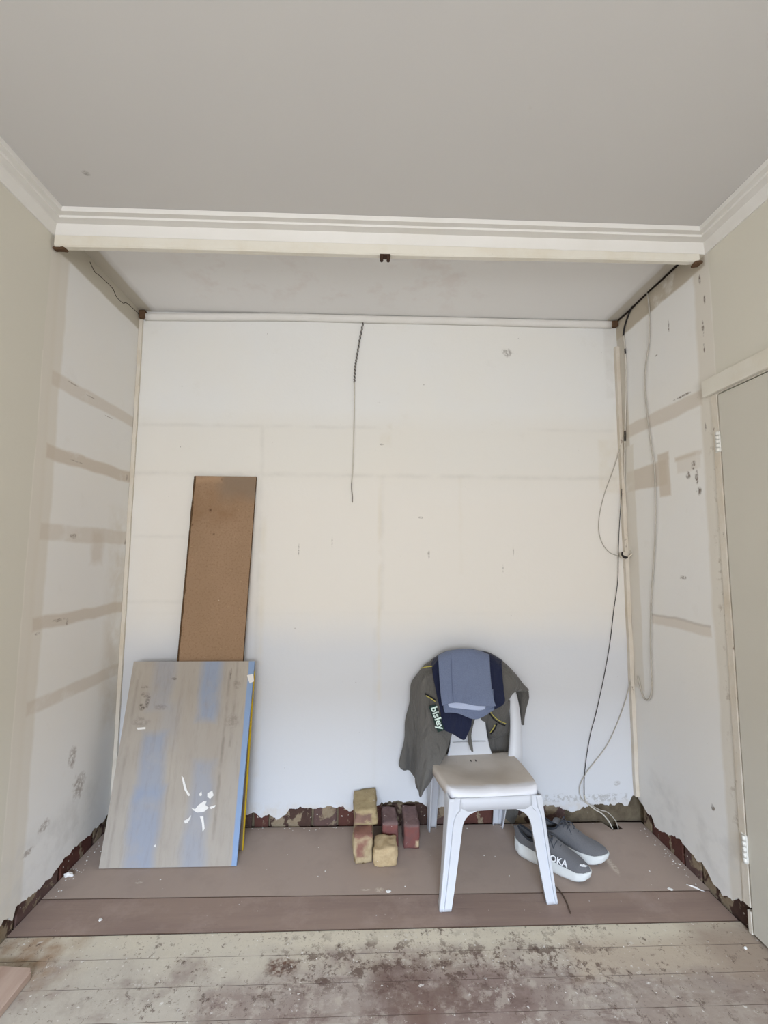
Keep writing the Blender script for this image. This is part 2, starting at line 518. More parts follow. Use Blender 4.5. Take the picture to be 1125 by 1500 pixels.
def tube(bm, pts, r, n=8, sub=6, close=True):
    """swept round tube; r is a number or a list of radii"""
    pts = [Vector(p) for p in pts]
    N = (len(pts) - 1) * sub
    cs = [cr(pts, i / N) for i in range(N + 1)] if len(pts) > 2 and sub > 1 else pts
    N = len(cs) - 1
    up = Vector((0.1, 0.2, 1)).normalized()
    prev = None
    rings = []
    for i, c in enumerate(cs):
        d = (cs[min(i + 1, N)] - cs[max(i - 1, 0)])
        if d.length < 1e-9:
            d = Vector((0, 0, 1))
        d.normalize()
        a = (prev if prev is not None else (up if abs(d.dot(up)) < .9 else Vector((1, 0, 0))))
        a = (a - d * a.dot(d)).normalized()
        prev = a
        b = d.cross(a)
        if isinstance(r, (int, float)):
            rr = r
        else:
            rr = cr([Vector((q, 0, 0)) for q in r], i / N)[0]
        rings.append([bm.verts.new(c + (a * math.cos(2 * math.pi * k / n) + b * math.sin(2 * math.pi * k / n)) * rr) for k in range(n)])
    for i in range(N):
        for k in range(n):
            bm.faces.new((rings[i][k], rings[i][(k + 1) % n], rings[i + 1][(k + 1) % n], rings[i + 1][k]))
    if close:
        bm.faces.new(rings[0][::-1])
        bm.faces.new(rings[-1])


def sheet(bm, rows, nu=24, nv=24, fold=0.0, fs=12, seed=0, stretch=(1, 1, .35), drop=None):
    """smooth grid surface through rows of control points"""
    rows = [[Vector(p) for p in r] for r in rows]
    g = []
    for j in range(nv + 1):
        ctrl = [cr([r[k] for r in rows], j / nv) for k in range(len(rows[0]))]
        line = []
        for i in range(nu + 1):
            p = cr(ctrl, i / nu)
            if fold:
                q = Vector((p.x * stretch[0], p.y * stretch[1], p.z * stretch[2])) * fs + Vector((seed, seed * 1.7, 0))
                p = p + Vector((noise.noise(q + Vector((9, 0, 0))) * .4, noise.noise(q), noise.noise(q + Vector((0, 7, 0))) * .25)) * fold
            line.append(bm.verts.new(p))
        g.append(line)
    for j in range(nv):
        for i in range(nu):
            bm.faces.new((g[j][i], g[j][i + 1], g[j + 1][i + 1], g[j + 1][i]))
    return g


def solid(o, th, off=0):
    md = o.modifiers.new('thickness', 'SOLIDIFY')
    md.thickness = th
    md.offset = off
    return o


def at(px, py, Y):
    """world point in the plane y = Y seen at a pixel of the 1125x1500 frame"""
    d = CAM_F + CAM_R * ((px - 562.5) / FPX) - CAM_U * ((py - 750) / FPX)
    return CAM_O + d * (Y / d.y)


def text_mesh(s, size, extrude=.0004, offset=0.0):
    cu = bpy.data.curves.new('t', 'FONT')
    cu.body = s
    cu.size = size
    cu.extrude = extrude
    cu.offset = offset
    cu.resolution_u = 2
    cu.align_x = 'CENTER'
    cu.align_y = 'CENTER'
    o = bpy.data.objects.new('t', cu)
    C.objects.link(o)
    bpy.context.view_layer.update()
    me = bpy.data.meshes.new_from_object(o.evaluated_get(bpy.context.evaluated_depsgraph_get()))
    bpy.data.objects.remove(o)
    bpy.data.curves.remove(cu)
    return me


# ------------------------------------------------------------------ room shell
XL, XR, YB, H = -1.299, 1.436, 2.44, 2.757
Y0 = -2.5


def ragged(prof, seed, amp=.010, step=.006):
    """bottom outline of broken plaster: list of (s, z) with jitter between the given points"""
    random.seed(seed)
    out = []
    s0, s1 = prof[0][0], prof[-1][0]
    n = int((s1 - s0) / step)
    for i in range(n + 1):
        s = s0 + (s1 - s0) * i / n
        for (a, za), (b, zb) in zip(prof, prof[1:]):
            if a <= s <= b:
                z = za + (zb - za) * (s - a) / max(b - a, 1e-6)
                break
        z += noise.noise(Vector((s * 28, seed, 0))) * amp * 1.4 + noise.noise(Vector((s * 95, seed, 3))) * amp * .8
        out.append((s, max(z, .003)))
    return out


def plaster(prof, seed, mapf, top, th):
    """plaster skin whose lower edge follows prof; mapf(s, z, depth) -> point"""
    bm = bmesh.new()
    pr = ragged(prof, seed)
    cols = [[bm.verts.new(mapf(s, z, d)) for (z, d) in ((b, 0), (b + .012, 0), (top, 0), (top, th), (b + .004, th))] for s, b in pr]
    for a, b in zip(cols, cols[1:]):
        for k in range(5):
            bm.faces.new((a[k], b[k], b[(k + 1) % 5], a[(k + 1) % 5]))
    bm.faces.new(cols[0])
    bm.faces.new(cols[-1][::-1])
    return bm


TH = .016
# back wall
bp = [(XL, .07), (-.70, .075), (-.61, .062), (-.575, .075), (-.54, .045), (-.50, .062), (-.46, .035), (-.43, .05), (-.40, .088), (-.22, .092), (-.16, .098), (-.10, .082), (-.05, .070),
      (.02, .09), (.09, .112), (.20, .118), (.28, .112), (.34, .07), (.38, .09), (.42, .085), (.55, .070), (.62, .078), (.72, .07), (.80, .075), (.86, .085), (.98, .088), (1.03, .068), (1.09, .05), (1.14, .075),
      (1.22, .09), (1.32, .088), (1.38, .085), (1.415, .13), (XR, .125)]
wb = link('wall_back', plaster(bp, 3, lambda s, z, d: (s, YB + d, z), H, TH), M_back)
struct(wb)
link('masonry_base', boxm((XL - .16, YB + .034, -.12), (XR + .16, YB + .15, H)), M_mortar, wb)
# left wall
lp = [(Y0, .012), (1.66, .012), (1.735, .015), (1.742, .06), (1.77, .085), (1.80, .070), (1.815, .045), (1.83, .088), (1.90, .070), (1.99, .062), (2.06, .075), (2.12, .088), (2.20, .085), (2.30, .075), (YB, .085)]
wl = link('wall_left', plaster(lp, 11, lambda s, z, d: (XL - d, s, z), H, TH), M_left)
struct(wl)
link('masonry_base', boxm((XL - .15, Y0, -.12), (XL - .034, YB + .034, H)), M_mortar, wl)
# right wall with the door opening at its room end
rp = [(1.768, .10), (1.785, .085), (1.80, .078), (1.83, .055), (1.88, .048), (1.93, .05), (1.96, .082), (2.02, .088), (2.07, .095), (2.12, .105), (2.19, .085), (2.24, .062), (2.30, .055), (2.33, .10), (2.36, .085), (2.40, .11), (YB, .122)]
wr = link('wall_right', plaster(rp, 23, lambda s, z, d: (XR + d, s, z), H, TH), M_right)
struct(wr)
link('masonry_base', boxm((XR + .034, 1.738, -.12), (XR + .15, YB + .034, H)), M_mortar, wr)
bm = bmesh.new()
box(bm, (XR, .93, 2.067), (XR + .15, 1.768, H))
box(bm, (XR, Y0, 0), (XR + .15, .93, H))
o = link('plaster_panel', bm, M_right, wr)
link('light_leak_backing', boxm((XR + .08, .93, 0), (XR + .15, 1.738, 2.067)), M_dark, wr)  # unseen panel added behind the door to stop light leaking through its gap


# exposed brick course behind the missing skirting
def brick_mesh(L, hgt, dep, seed, rough=.004):
    bm = bmesh.new()
    box(bm, (0, 0, 0), (L, dep, hgt))
    bmesh.ops.subdivide_edges(bm, edges=bm.edges[:], cuts=2, use_grid_fill=True)
    bmesh.ops.bevel(bm, geom=[e for e in bm.edges if e.calc_face_angle(0) > 1], offset=.004, segments=1, affect='EDGES')
    for v in bm.verts:
        q = v.co * 22 + Vector((seed, 0, 0))
        v.co += Vector((noise.noise(q), noise.noise(q + Vector((5, 5, 0))), noise.noise(q + Vector((0, 5, 9))))) * rough
    return bm


random.seed(5)
x = XL - .01
k = 0
for L in (.23, .23, .23, .075, .21, .12, .23, .23, .11, .23, .20, .15, .23, .12, .22):
    if x + L > 1.13 and x < 1.40:
        if x + L > 1.2:
            break
    b = link('brick', brick_mesh(L, .12, .05, k * 1.7), M_wbrick[k % 3], wb)
    b.location = (x, YB + .019 + random.uniform(0, .006), -.028 + random.uniform(-.002, .002))
    x += L + random.uniform(.009, .013)
    k += 1
y = 1.745
for L in (.10, .23, .22, .10):
    b = link('brick', brick_mesh(L, .12, .05, k * 1.7), M_wbrick[(k + 1) % 3], wl)
    b.rotation_euler = (0, 0, math.pi / 2)
    b.location = (XL - .018, y, -.03)
    y += L + .012
    k += 1
y = 1.775
for L in (.23, .10, .22, .06):
    b = link('brick', brick_mesh(L, .12, .05, k * 1.7), M_wbrick[k % 3], wr)
    b.rotation_euler = (0, 0, -math.pi / 2)
    b.location = (XR + .018, y + L, -.03)
    y += L + .012
    k += 1

# rear wall with its window opening (behind the camera)
bm = bmesh.new()
wx0, wx1, wz0, wz1 = -1.05, .85, .85, 2.1
box(bm, (XL - .15, Y0 - .15, 0), (wx0, Y0, H))
box(bm, (wx1, Y0 - .15, 0), (XR + .15, Y0, H))
box(bm, (wx0, Y0 - .15, 0), (wx1, Y0, wz0))
box(bm, (wx0, Y0 - .15, wz1), (wx1, Y0, H))
struct(link('wall_rear', bm, M_rear))
bm = bmesh.new()
for lo, hi in (((wx0, Y0 - .1, wz0), (wx0 + .05, Y0 - .05, wz1)), ((wx1 - .05, Y0 - .1, wz0), (wx1, Y0 - .05, wz1)),
               ((wx0, Y0 - .1, wz0), (wx1, Y0 - .05, wz0 + .05)), ((wx0, Y0 - .1, wz1 - .05), (wx1, Y0 - .05, wz1)), ((-.12, Y0 - .1, wz0), (-.08, Y0 - .05, wz1))):
    box(bm, lo, hi)
struct(link('window_1', bm, M_corn))

# ceiling
struct(link('ceiling', boxm((XL - .15, Y0 - .15, H), (XR + .15, YB + .15, H + .1)), M_ceil))

# cornice round the main room (stepped profile), mitred at the corners
prof = [(0.0, .070), (.006, .070), (.021, .028), (.052, .026), (.054, .018), (.077, .018), (.081, .001), (0, .001)]
YF = 1.752
bm = bmesh.new()
rings = []
for (cx, cy, sx, sy) in ((XL, Y0, 1, 0), (XL, YF, 1, -1), (XR, YF, -1, -1), (XR, Y0, -1, 0)):
    rings.append([bm.verts.new((cx + sx * d, cy + sy * d, H - h)) for d, h in prof])
for a, b in zip(rings, rings[1:]):
    for i in range(len(prof)):
        j = (i + 1) % len(prof)
        bm.faces.new((a[i], a[j], b[j], b[i]))
struct(link('trim_1', bm, M_corn))
# nib between room and alcove ceiling, hidden behind the cornice
struct(link('trim_2', boxm((XL, YF + .001, 2.690), (XR, YF + .026, H)), M_cream))
# cream rail left from the cupboard front, ends broken short of the walls
bm = bmesh.new()
N = 60
prev = None
for i in range(N + 1):
    s = i / N
    xx = XL + .012 + s * (XR - .036 - XL - .012)
    zz = 2.636 + s * .012 + .002 * math.sin(s * 9)
    top = 2.6865 - (.006 * max(0, noise.noise(Vector((s * 40, 0, 0)))) if s > .72 else 0)
    ch = .005
    if s > .985:
        zz += .004
    pr = [(YF - .014, zz + ch), (YF - .014 + ch, zz), (YF + .016 - ch, zz), (YF + .016, zz + ch), (YF + .016, top), (YF - .010, top), (YF - .014, top - .004)]
    ring = [bm.verts.new((xx, a, b)) for a, b in pr]
    if prev:
        for q in range(len(pr)):
            bm.faces.new((prev[q], ring[q], ring[(q + 1) % len(pr)], prev[(q + 1) % len(pr)]))
    else:
        bm.faces.new(ring)
    prev = ring
bm.faces.new(prev[::-1])
rail = struct(link('trim_3', bm, M_cream))
link('broken_end', brick_mesh(.045, .012, .03, 4, .006), M_rawwood, rail).location = (XL + .004, YF - .012, 2.628)
link('broken_end', brick_mesh(.035, .012, .03, 9, .006), M_rawwood, rail).location = (XR - .055, YF - .012, 2.640)

# quad moulding at the top of the alcove back wall, sagging away from the ceiling on the left
bm = bmesh.new()
prev = None
for i in range(61):
    s = i / 60
    xx = XL + .03 + s * (XR - .03 - XL - .03)
    sag = .018 * max(0, 1 - s / .33) ** 1.2 + .001 * math.sin(s * 17)
    zt, zb = H - .002 - sag, H - .040 - sag * .9
    pr = [(YB, zb), (YB - .012, zb + .002), (YB - .022, zb + .010), (YB - .026, zb + .020), (YB - .026, zt - .006), (YB - .020, zt), (YB, zt)]
    ring = [bm.verts.new((xx, a, b)) for a, b in pr]
    if prev:
        for q in range(len(pr)):
            bm.faces.new((prev[q], ring[q], ring[(q + 1) % len(pr)], prev[(q + 1) % len(pr)]))
    else:
        bm.faces.new(ring)
    prev = ring
bm.faces.new(prev[::-1])
quad = struct(link('trim_4', bm, M_corn, smooth=True))
link('raw_end', brick_mesh(.038, .045, .03, 2, .006), M_rawwood, quad).location = (XL + .002, YB - .030, H - .052)
link('raw_end', brick_mesh(.034, .034, .03, 7, .006), M_rawwood, quad).location = (XR - .036, YB - .030, H - .040)


# cover strips standing in the two back corners
def strip_mesh(x0, x1, y0, y1, z0, z1, seed):
    bm = bmesh.new()
    prev = None
    n = 50
    for i in range(n + 1):
        z = z0 + (z1 - z0) * i / n
        j = noise.noise(Vector((z * 6, seed, 0))) * .003
        jj = noise.noise(Vector((z * 30, seed, 5))) * .0018
        ring = [bm.verts.new(p) for p in ((x0 + j, y0 + jj, z), (x1 + j + jj, y0, z), (x1 + j, y1, z), (x0 + j, y1, z))]
        if prev:
            for q in range(4):
                bm.faces.new((prev[q], ring[q], ring[(q + 1) % 4], prev[(q + 1) % 4]))
        else:
            bm.faces.new(ring)
        prev = ring
    bm.faces.new(prev[::-1])
    return bm


struct(link('trim_5', strip_mesh(XL + .001, XL + .020, YB - .014, YB - .001, .075, H - .055, 1), M_batten))
struct(link('trim_6', strip_mesh(XR - .021, XR - .001, YB - .024, YB - .001, .135, 2.60, 4), M_batten))

# dark cracks where the alcove walls meet the ceiling
bm = bmesh.new()
tube(bm, [(XR - .004, 1.80, H - .003), (XR - .005, 2.0, H - .006), (XR - .004, 2.15, H - .003), (XR - .006, 2.30, H - .009), (XR - .004, 2.42, H - .004)], .0045, 6)
bm2 = bm
struct(link('trim_7', bm2, M_dark))
bm = bmesh.new()
tube(bm, [(XL + .0005, 1.98, 2.735), (XL + .0005, 2.02, 2.712), (XL + .0005, 2.06, 2.718), (XL + .0005, 2.16, 2.722), (XL + .0005, 2.20, 2.700), (XL + .0005, 2.26, 2.700), (XL + .0005, 2.30, 2.722), (XL + .001, 2.42, 2.73)], .0016, 5)
struct(link('trim_8', bm, M_dark))

# door set in the right wall
door = struct(link('door_1', boxm((XR - .002, .935, .008), (XR + .036, 1.733, 2.062), .002, 1), M_door))


def hinge(zc, ln):
    h = link('hinge', boxm((XR - .006, 1.732, zc - ln / 2), (XR - .001, 1.758, zc + ln / 2), .001, 1), M_hinge, door)
    for i in range(5):
        bm = bmesh.new()
        a = zc - ln / 2 + ln * i / 5 + .001
        tube(bm, [(XR - .011, 1.737, a), (XR - .011, 1.737, a + ln / 5 - .003)], .0065, 10, 1)
        link('knuckle', bm, M_hinge, h, True)
    return h


hinge(1.866, .085)
hinge(.300, .10)
# door frame: narrow jamb and head
jb = bmesh.new()
box(jb, (XR - .004, 1.7375, .095), (XR + .06, 1.7665, 2.067))
box(jb, (XR - .004, 1.7375, .002), (XR + .06, 1.751, .080))
struct(link('trim_9', jb, M_batten))
struct(link('trim_10', boxm((XR - .020, .90, 2.070), (XR + .001, 1.795, 2.142), .004, 2), M_cream))

# ------------------------------------------------------------------ floor
def edge2(o):
    for p in o.data.polygons:
        if abs(p.normal.z) < .7:
            p.material_index = 1
    return o


fl = struct(link('floor', boxm((XL - .15, Y0 - .15, -.16), (XR + .15, YB + .15, -.11)), M_dark))
# hardboard sheet with a notch cut at the back edge where the wires go down
bm = bmesh.new()
pts = [(XL - .012, 1.985), (XR + .012, 1.960), (XR + .012, YB - .006), (1.308, YB - .002), (1.318, 2.378), (1.262, 2.374), (1.238, YB - .002), (XL - .012, YB - .004)]
vt = [bm.verts.new((a, b, 0)) for a, b in pts]
f = bm.faces.new(vt)
e = bmesh.ops.extrude_face_region(bm, geom=[f])
for v in e['geom']:
    if isinstance(v, bmesh.types.BMVert):
        v.co.z = -.012
edge2(link('floor_panel', bm, [M_sheet, M_edge], fl))
bm = bmesh.new()
box(bm, (XL - .033, 1.80, -.05), (1.22, YB + .03, -.0125))
box(bm, (1.33, 1.80, -.05), (XR + .033, YB + .03, -.0125))
box(bm, (1.22, 1.80, -.05), (1.33, 2.36, -.0125))
link('subfloor', bm, M_dark, fl)
bm = bmesh.new()
pts = [(XL - .012, 1.8095), (XR + .004, 1.8085), (XR + .004, 1.958), (XL - .012, 1.983)]
vt = [bm.verts.new((a, b, -.002)) for a, b in pts]
f = bm.faces.new(vt)
e = bmesh.ops.extrude_face_region(bm, geom=[f])
for v in e['geom']:
    if isinstance(v, bmesh.types.BMVert):
        v.co.z = -.02
edge2(link('floor_strip', bm, [M_strip, M_edge], fl))
yy = 1.8075
for i, wdt in enumerate([.098, .106, .108] + [.108] * 36):
    bm = boxm((XL - .012, yy - wdt, -.030), (XR + (.03 if yy < 1.74 else .01), yy - .0013, -.0045))
    edge2(link('floorboard', bm, [M_pl, M_edge], fl))
    yy -= wdt

# ------------------------------------------------------------------ leaning boards


def leaning(name, x0, x1, yb, yt, zt, th, mat, skew=0.0, jag=0.0, seed=1):
    """board whose front face goes from (y=yb, z=0) to (y=yt, z=zt); local z runs up the board"""
    L = math.hypot(yt - yb, zt)
    bm = bmesh.new()
    n = 60
    prev = None
    wd = x1 - x0
    for i in range(n + 1):
        z = L * i / n
        j = noise.noise(Vector((z * 70, seed, 0))) * jag
        sx = skew * i / n
        ring = [bm.verts.new(p) for p in ((sx + j, 0, z), (sx + wd, 0, z), (sx + wd, th, z), (sx + j * .3, th, z))]
        if prev:
            for q in range(4):
                bm.faces.new((prev[q], ring[q], ring[(q + 1) % 4], prev[(q + 1) % 4]))
        else:
            bm.faces.new(ring)
        prev = ring
    bm.faces.new(prev[::-1])
    o = link(name, bm, mat)
    tilt = math.atan2(yt - yb, zt)
    o.rotation_euler = (-tilt, 0, 0)
    o.location = (x0, yb, 0.0005 + th * math.sin(tilt))
    return o, L


# chipboard
t = NT('chipboard', 0.9, 0.15)
t.base(srgb(158, 130, 104))
t.mix(t.rng(t.noise(3, 5, .6), .35, .7, 0, .7), srgb(144, 118, 92))
t.mix(t.rng(t.noise(90, 5, .7), .5, .7, 0, .5), srgb(122, 90, 62))
t.mix(t.rng(t.noise(70, 4, .6, off=(3, 3, 3)), .62, .7, 0, .35), srgb(190, 158, 122))
t.mix(t.rng(t.noise(55, 2, .5, off=(8, 3, 3)), .75, .77, 0, .9), srgb(225, 214, 196))
t.zone((.20, None, 1.70), (.40, None, 1.9), srgb(136, 118, 100), .8, .04, .05, 7)
t.zone((.02, None, 1.55), (.30, None, 1.73), srgb(130, 98, 68), .5, .04, .07, 6, (6, .4, .6))
for (a, b, r) in [(.14, 1.63, .006), (.05, 1.55, .004), (.19, 1.80, .004), (.165, 1.50, .004)]:
    t.zone((a - r, None, b - r), (a + r, None, b + r), srgb(88, 62, 44), .8, .004, .004, 40)
t.zone((.01, None, 1.785), (.2, None, 1.815), srgb(180, 148, 118), .6, .012, .02, 12)
t.bump(t.noise(120, 4), .35, .002)
M_chip = t.done()
chip, _ = leaning('chipboard_offcut', -.993, -.663, 2.325, 2.4185, 1.815, .016, [M_chip, plain('chipboard_edge', srgb(96, 74, 54), .95, .1, .6, 120, .8)], .046, .0045)
for p in chip.data.polygons:
    if abs(p.normal.y) < .5:
        p.material_index = 1
tag(chip, 'tall narrow brown chipboard offcut with a rough left edge, leaning on the back wall', 'board')

bm = bmesh.new()
prev = None
for i in range(161):
    s_ = i / 160
    z_ = s_ * 1.817
    xo = .046 * s_
    w_ = .0045 + .004 * abs(noise.noise(Vector((i * .9, 3, 0)))) + .003 * noise.noise(Vector((i * .13, 1, 0)))
    ring = [bm.verts.new(p) for p in ((xo - .003 - .5 * w_, .004, z_), (xo - .001, -.0012, z_), (xo + w_, -.0008, z_), (xo + w_ + .001, .002, z_))]
    if prev:
        for q in range(3):
            bm.faces.new((prev[q], ring[q], ring[q + 1], prev[q + 1]))
    prev = ring
link('chipped_edge', bm, chip.data.materials[1], chip)

M_yel = plain('yellow_edge_paint', srgb(214, 178, 40), .7, .3, .1, 30)
t = NT('grey_sheet', .8, .2)
t.base(srgb(132, 116, 98))
t.zone((.584, None, None), (None, None, None), srgb(214, 178, 40), 1, .002, .001)
M_greyb = t.done()
ys, _ = leaning('sheet_board', -1.17, -.581, 2.262, 2.352, .80, .010, [M_greyb, M_yel], .006)
for p in ys.data.polygons:
    if abs(p.normal.x) > .5:
        p.material_index = 1
tag(ys, 'thin sheet with a yellow edge, standing hidden behind the blue-streaked panel', 'board')

t = NT('weathered_panel', 0.72, 0.3)
Wd, Lb = .604, .872
t.base(srgb(166, 158, 148))
t.mix(t.rng(t.noise(7, 6, .62, stretch=(1, 1, .22)), .38, .66, 0, .8), srgb(160, 150, 138))
t.mix(t.rng(t.noise(4, 4, .6, stretch=(1, 1, .4), off=(2, 2, 2)), .45, .7, 0, .6), srgb(178, 169, 156))
BL = srgb(142, 151, 168)
for (u0, u1, v0, v1, st) in [(.575, .73, .68, 1.02, 1.), (.19, .37, .30, .62, .7), (.17, .39, -.02, .36, .75), (.18, .36, .74, 1.02, .4), (.60, .76, -.02, .48, .55), (.30, .45, .55, .78, .2), (.72, .76, .7, 1.0, .3)]:
    t.zone((u0 * Wd, None, v0 * Lb), (u1 * Wd, None, v1 * Lb), BL, st, .020, .034, 5, (5, .16, .50))
t.mix(t.rng(t.noise(40, 6, .7, stretch=(1, 1, .18), off=(0, 3, 0)), .5, .75, 0, .35), srgb(128, 118, 106))
for (u0, u1, v0, v1, st) in [(.80, .82, 0, .95, .5), (.965, .975, 0, 1, .3), (.05, .07, .0, .9, .3), (.42, .43, .1, .9, .25), (.86, .88, .55, 1, .35)]:
    t.zone((u0 * Wd, None, v0 * Lb), (u1 * Wd, None, v1 * Lb), srgb(116, 108, 98), st, .004, .010, 10, (9, .35, .6))
t.zone((.968 * Wd - .004, None, None), (None, None, None), srgb(132, 156, 190), .95, .003, .004, 12)
for (u, v, a, b, st) in [(.13, .755, .016, .014, .95), (.17, .79, .010, .03, .8), (.14, .82, .018, .012, .5), (.13, .86, .02, .006, .5), (.36, .905, .012, .006, .8), (.82, .93, .004, .03, .6), (.88, .87, .02, .02, .3), (.28, .755, .03, .012, .35), (.14, .68, .04, .02, .3), (.87, .68, .03, .03, .3)]:
    t.spot((u * Wd - a, None, v * Lb - b), (u * Wd + a, None, v * Lb + b), srgb(92, 82, 74), st, .7)
t.bump(t.noise(50, 5, .6, stretch=(1, 1, .3)), .2, .002)
M_panel = t.done()
pan, Lb = leaning('weathered_panel', -1.184, -.580, 2.152, 2.345, .849, .012, M_panel, .004)
tag(pan, 'weathered grey panel with blue streaks and white plaster splatters, leaning in front', 'board')
M_plas = plain('plaster_white', srgb(230, 227, 222), .95, .1, .12, 60, .5)
random.seed(8)


def flake(bm, cx, cz, pts, y=-.0012):
    vs = [bm.verts.new((cx + a, y + random.uniform(-.0008, .0), cz + b)) for a, b in pts]
    f = bm.faces.new(vs)
    e = bmesh.ops.extrude_face_region(bm, geom=[f])
    for v in e['geom']:
        if isinstance(v, bmesh.types.BMVert):
            v.co.y = .0005


def pan_uv(px, py):
    """position on the panel face of a spot at pixel (px, py)"""
    v = (1272 - py) / (1272 - 968)
    xl = 146 + (195 - 146) * v
    xr = 346 + (375 - 346) * v
    # perspective foreshortening up the board
    d = CAM_F + CAM_R * ((px - 562.5) / FPX) - CAM_U * ((py - 750) / FPX)
    nrm = Vector((0, .849, -.193)).normalized()
    p0 = Vector((0, 2.152, 0))
    tt = (p0 - CAM_O).dot(nrm) / d.dot(nrm)
    P = CAM_O + d * tt
    return P.x + 1.184, math.hypot(P.y - 2.152, P.z)


for poly in ([(266, 1137), (269, 1140), (274, 1158), (279, 1166), (276, 1167), (270, 1157)],
             [(280, 1184), (286, 1186), (291, 1180), (298, 1175), (303, 1174), (301, 1180), (306, 1184), (299, 1190), (289, 1191), (284, 1188)],
             [(304, 1163), (311, 1159), (313, 1166), (308, 1171), (304, 1168)],
             [(292, 1164), (295, 1160), (296, 1166), (293, 1167)],
             [(270, 1203), (276, 1200), (280, 1195), (279, 1200), (275, 1206), (271, 1207)],
             [(293, 1197), (298, 1196), (300, 1215), (297, 1219), (296, 1206)],
             [(307, 1183), (316, 1180), (315, 1183), (309, 1186)],
             [(362, 990), (371, 988), (372, 999), (366, 1002), (364, 997)],
             [(225, 1240), (228, 1238), (228, 1242)], [(200, 1067), (213, 1066), (213, 1069), (202, 1070)]):
    bm = bmesh.new()
    uv = [pan_uv(*q) for q in poly]
    flake(bm, 0, 0, uv, -.002)
    link('paint_splatter', bm, M_plas, pan)

# ------------------------------------------------------------------ loose bricks
SAND = srgb(182, 164, 132)
PURP = srgb(132, 108, 104)
RED = srgb(128, 80, 74)


def loose(label, x0, x1, y0, y1, z0, z1, mat, seed, rz=0, rough=.005, ch=None):
    L, D, Hh = x1 - x0, y1 - y0, z1 - z0
    bm = bmesh.new()
    box(bm, (-L / 2, -D / 2, 0), (L / 2, D / 2, Hh))
    bmesh.ops.subdivide_edges(bm, edges=bm.edges[:], cuts=9, use_grid_fill=True)
    for v in bm.verts:
        q = v.co * 30 + Vector((seed, 0, 0))
        w_ = Vector((noise.noise(q), noise.noise(q + Vector((5, 5, 0))), noise.noise(q + Vector((0, 5, 9)))))
        q2 = v.co * 9 + Vector((seed, 3, 0))
        w_ += Vector((noise.noise(q2), noise.noise(q2 + Vector((5, 5, 0))), noise.noise(q2 + Vector((0, 5, 9))))) * 1.2
        # worn corners
        e = [abs(v.co.x) / (L / 2), abs(v.co.y) / (D / 2), abs(v.co.z - Hh / 2) / (Hh / 2)]
        c2 = sorted(e)[1]
        if c2 > .99:
            v.co += Vector((-v.co.x, -v.co.y, Hh / 2 - v.co.z)).normalized() * .005
        v.co += w_ * rough
        if ch:
            ch(v, L, D, Hh)
        v.co += w_ * rough * .4
        v.co.z = max(v.co.z, 0)
    o = link('brick', bm, mat, None, True)
    o.location = ((x0 + x1) / 2, (y0 + y1) / 2, z0 + .0005)
    o.rotation_euler = (0, 0, rz)
    tag(o, label, 'brick', 'loose bricks on the alcove floor')
    return o


N9 = None


def chA(v, L, D, Hh):
    if v.co.y < -D / 2 + .02 and v.co.x < 0:
        v.co.x += .012 * (1 - v.co.z / Hh) * (1 if v.co.z < Hh * .3 else .2)


loose('loose brick under the sandy one, reddish face ringed with yellow mortar', -.058, .030, 2.152, 2.372, 0, .118,
      brick_mat('mortared_brick', srgb(146, 106, 92), None, .62, 3.1, [((-.05, -.12, -.01), (.05, -.095, .028)), ((-.05, None, None), (-.030, None, .10)), ((.026, None, None), (.06, None, .085)), ((-.06, -.11, None), (.06, .2, .108))], SAND), 3, .0, .005, chA)


def chB(v, L, D, Hh):
    v.co.z += .006 * math.sin((v.co.x / L) * 3.1) * (v.co.z / Hh)
    if v.co.y < 0 and v.co.z < Hh * .5:
        v.co.y += .004


loose('sandy mortar-coated brick lying on top of the left stack', -.060, .048, 2.218, 2.420, .122, .196,
      brick_mat('sandy_brick', srgb(140, 112, 98), None, .60, 8.2, [((None, None, .060), (None, None, None)), ((.03, None, None), (None, None, None)), ((None, None, -.02), (None, None, .012)), ((-.07, -.07, None), (.07, .2, None))], srgb(176, 158, 122)), 12, .03, .005, chB)
loose('short pale sandy brick end, front one of the right pair touching the left stack', .034, .140, 2.128, 2.238, 0, .077,
      brick_mat('pale_brick', srgb(196, 160, 120), None, .30, 5.5, None, srgb(192, 170, 134)), 21, -.02, .005)
loose('purple-brown brick with a red end, behind the short pale sandy brick', .076, .152, 2.262, 2.425, 0, .108,
      brick_mat('purple_brick', PURP, None, .72, 2.2, None, SAND, (-.070, RED, .101)), 33, .01, .003)
t_mat = brick_mat('red_brick', PURP, None, .74, 6.6, [((.024, -.12, .008), (.05, -.07, .038))], srgb(206, 184, 150), (-.080, RED, .101))
loose('purple-red brick standing apart at the right of the group, pale chip low on its end', .180, .258, 2.248, 2.428, 0, .108, t_mat, 44, -.03, .003)

# ------------------------------------------------------------------ chair
t = NT('white_plastic', 0.42, 0.45)
t.base(srgb(206, 208, 213))
t.mix(t.rng(t.noise(9, 5), .5, .75, 0, .12), srgb(196, 194, 190))
t.bump(t.noise(220, 2), .05, .001)
M_plastic = t.done()
t = NT('dusty_white_plastic', 0.6, 0.35)
t.base(srgb(206, 197, 187))
t.mix(t.rng(t.noise(11, 5), .4, .7, 0, .5), srgb(190, 178, 164))
t.zone((None, None, None), (None, -.185, None), srgb(226, 226, 230), 1., .012, .01, 20)
t.zone((-.12, -.14, None), (-.02, -.05, None), srgb(176, 164, 148), .5, .04, .03, 10)
t.zone((.02, -.16, None), (.13, -.03, None), srgb(180, 168, 152), .5, .04, .03, 10)
t.mix(t.rng(t.noise(60, 3, off=(3, 0, 0)), .72, .75, 0, .6), srgb(130, 118, 104))
M_seat = t.done()

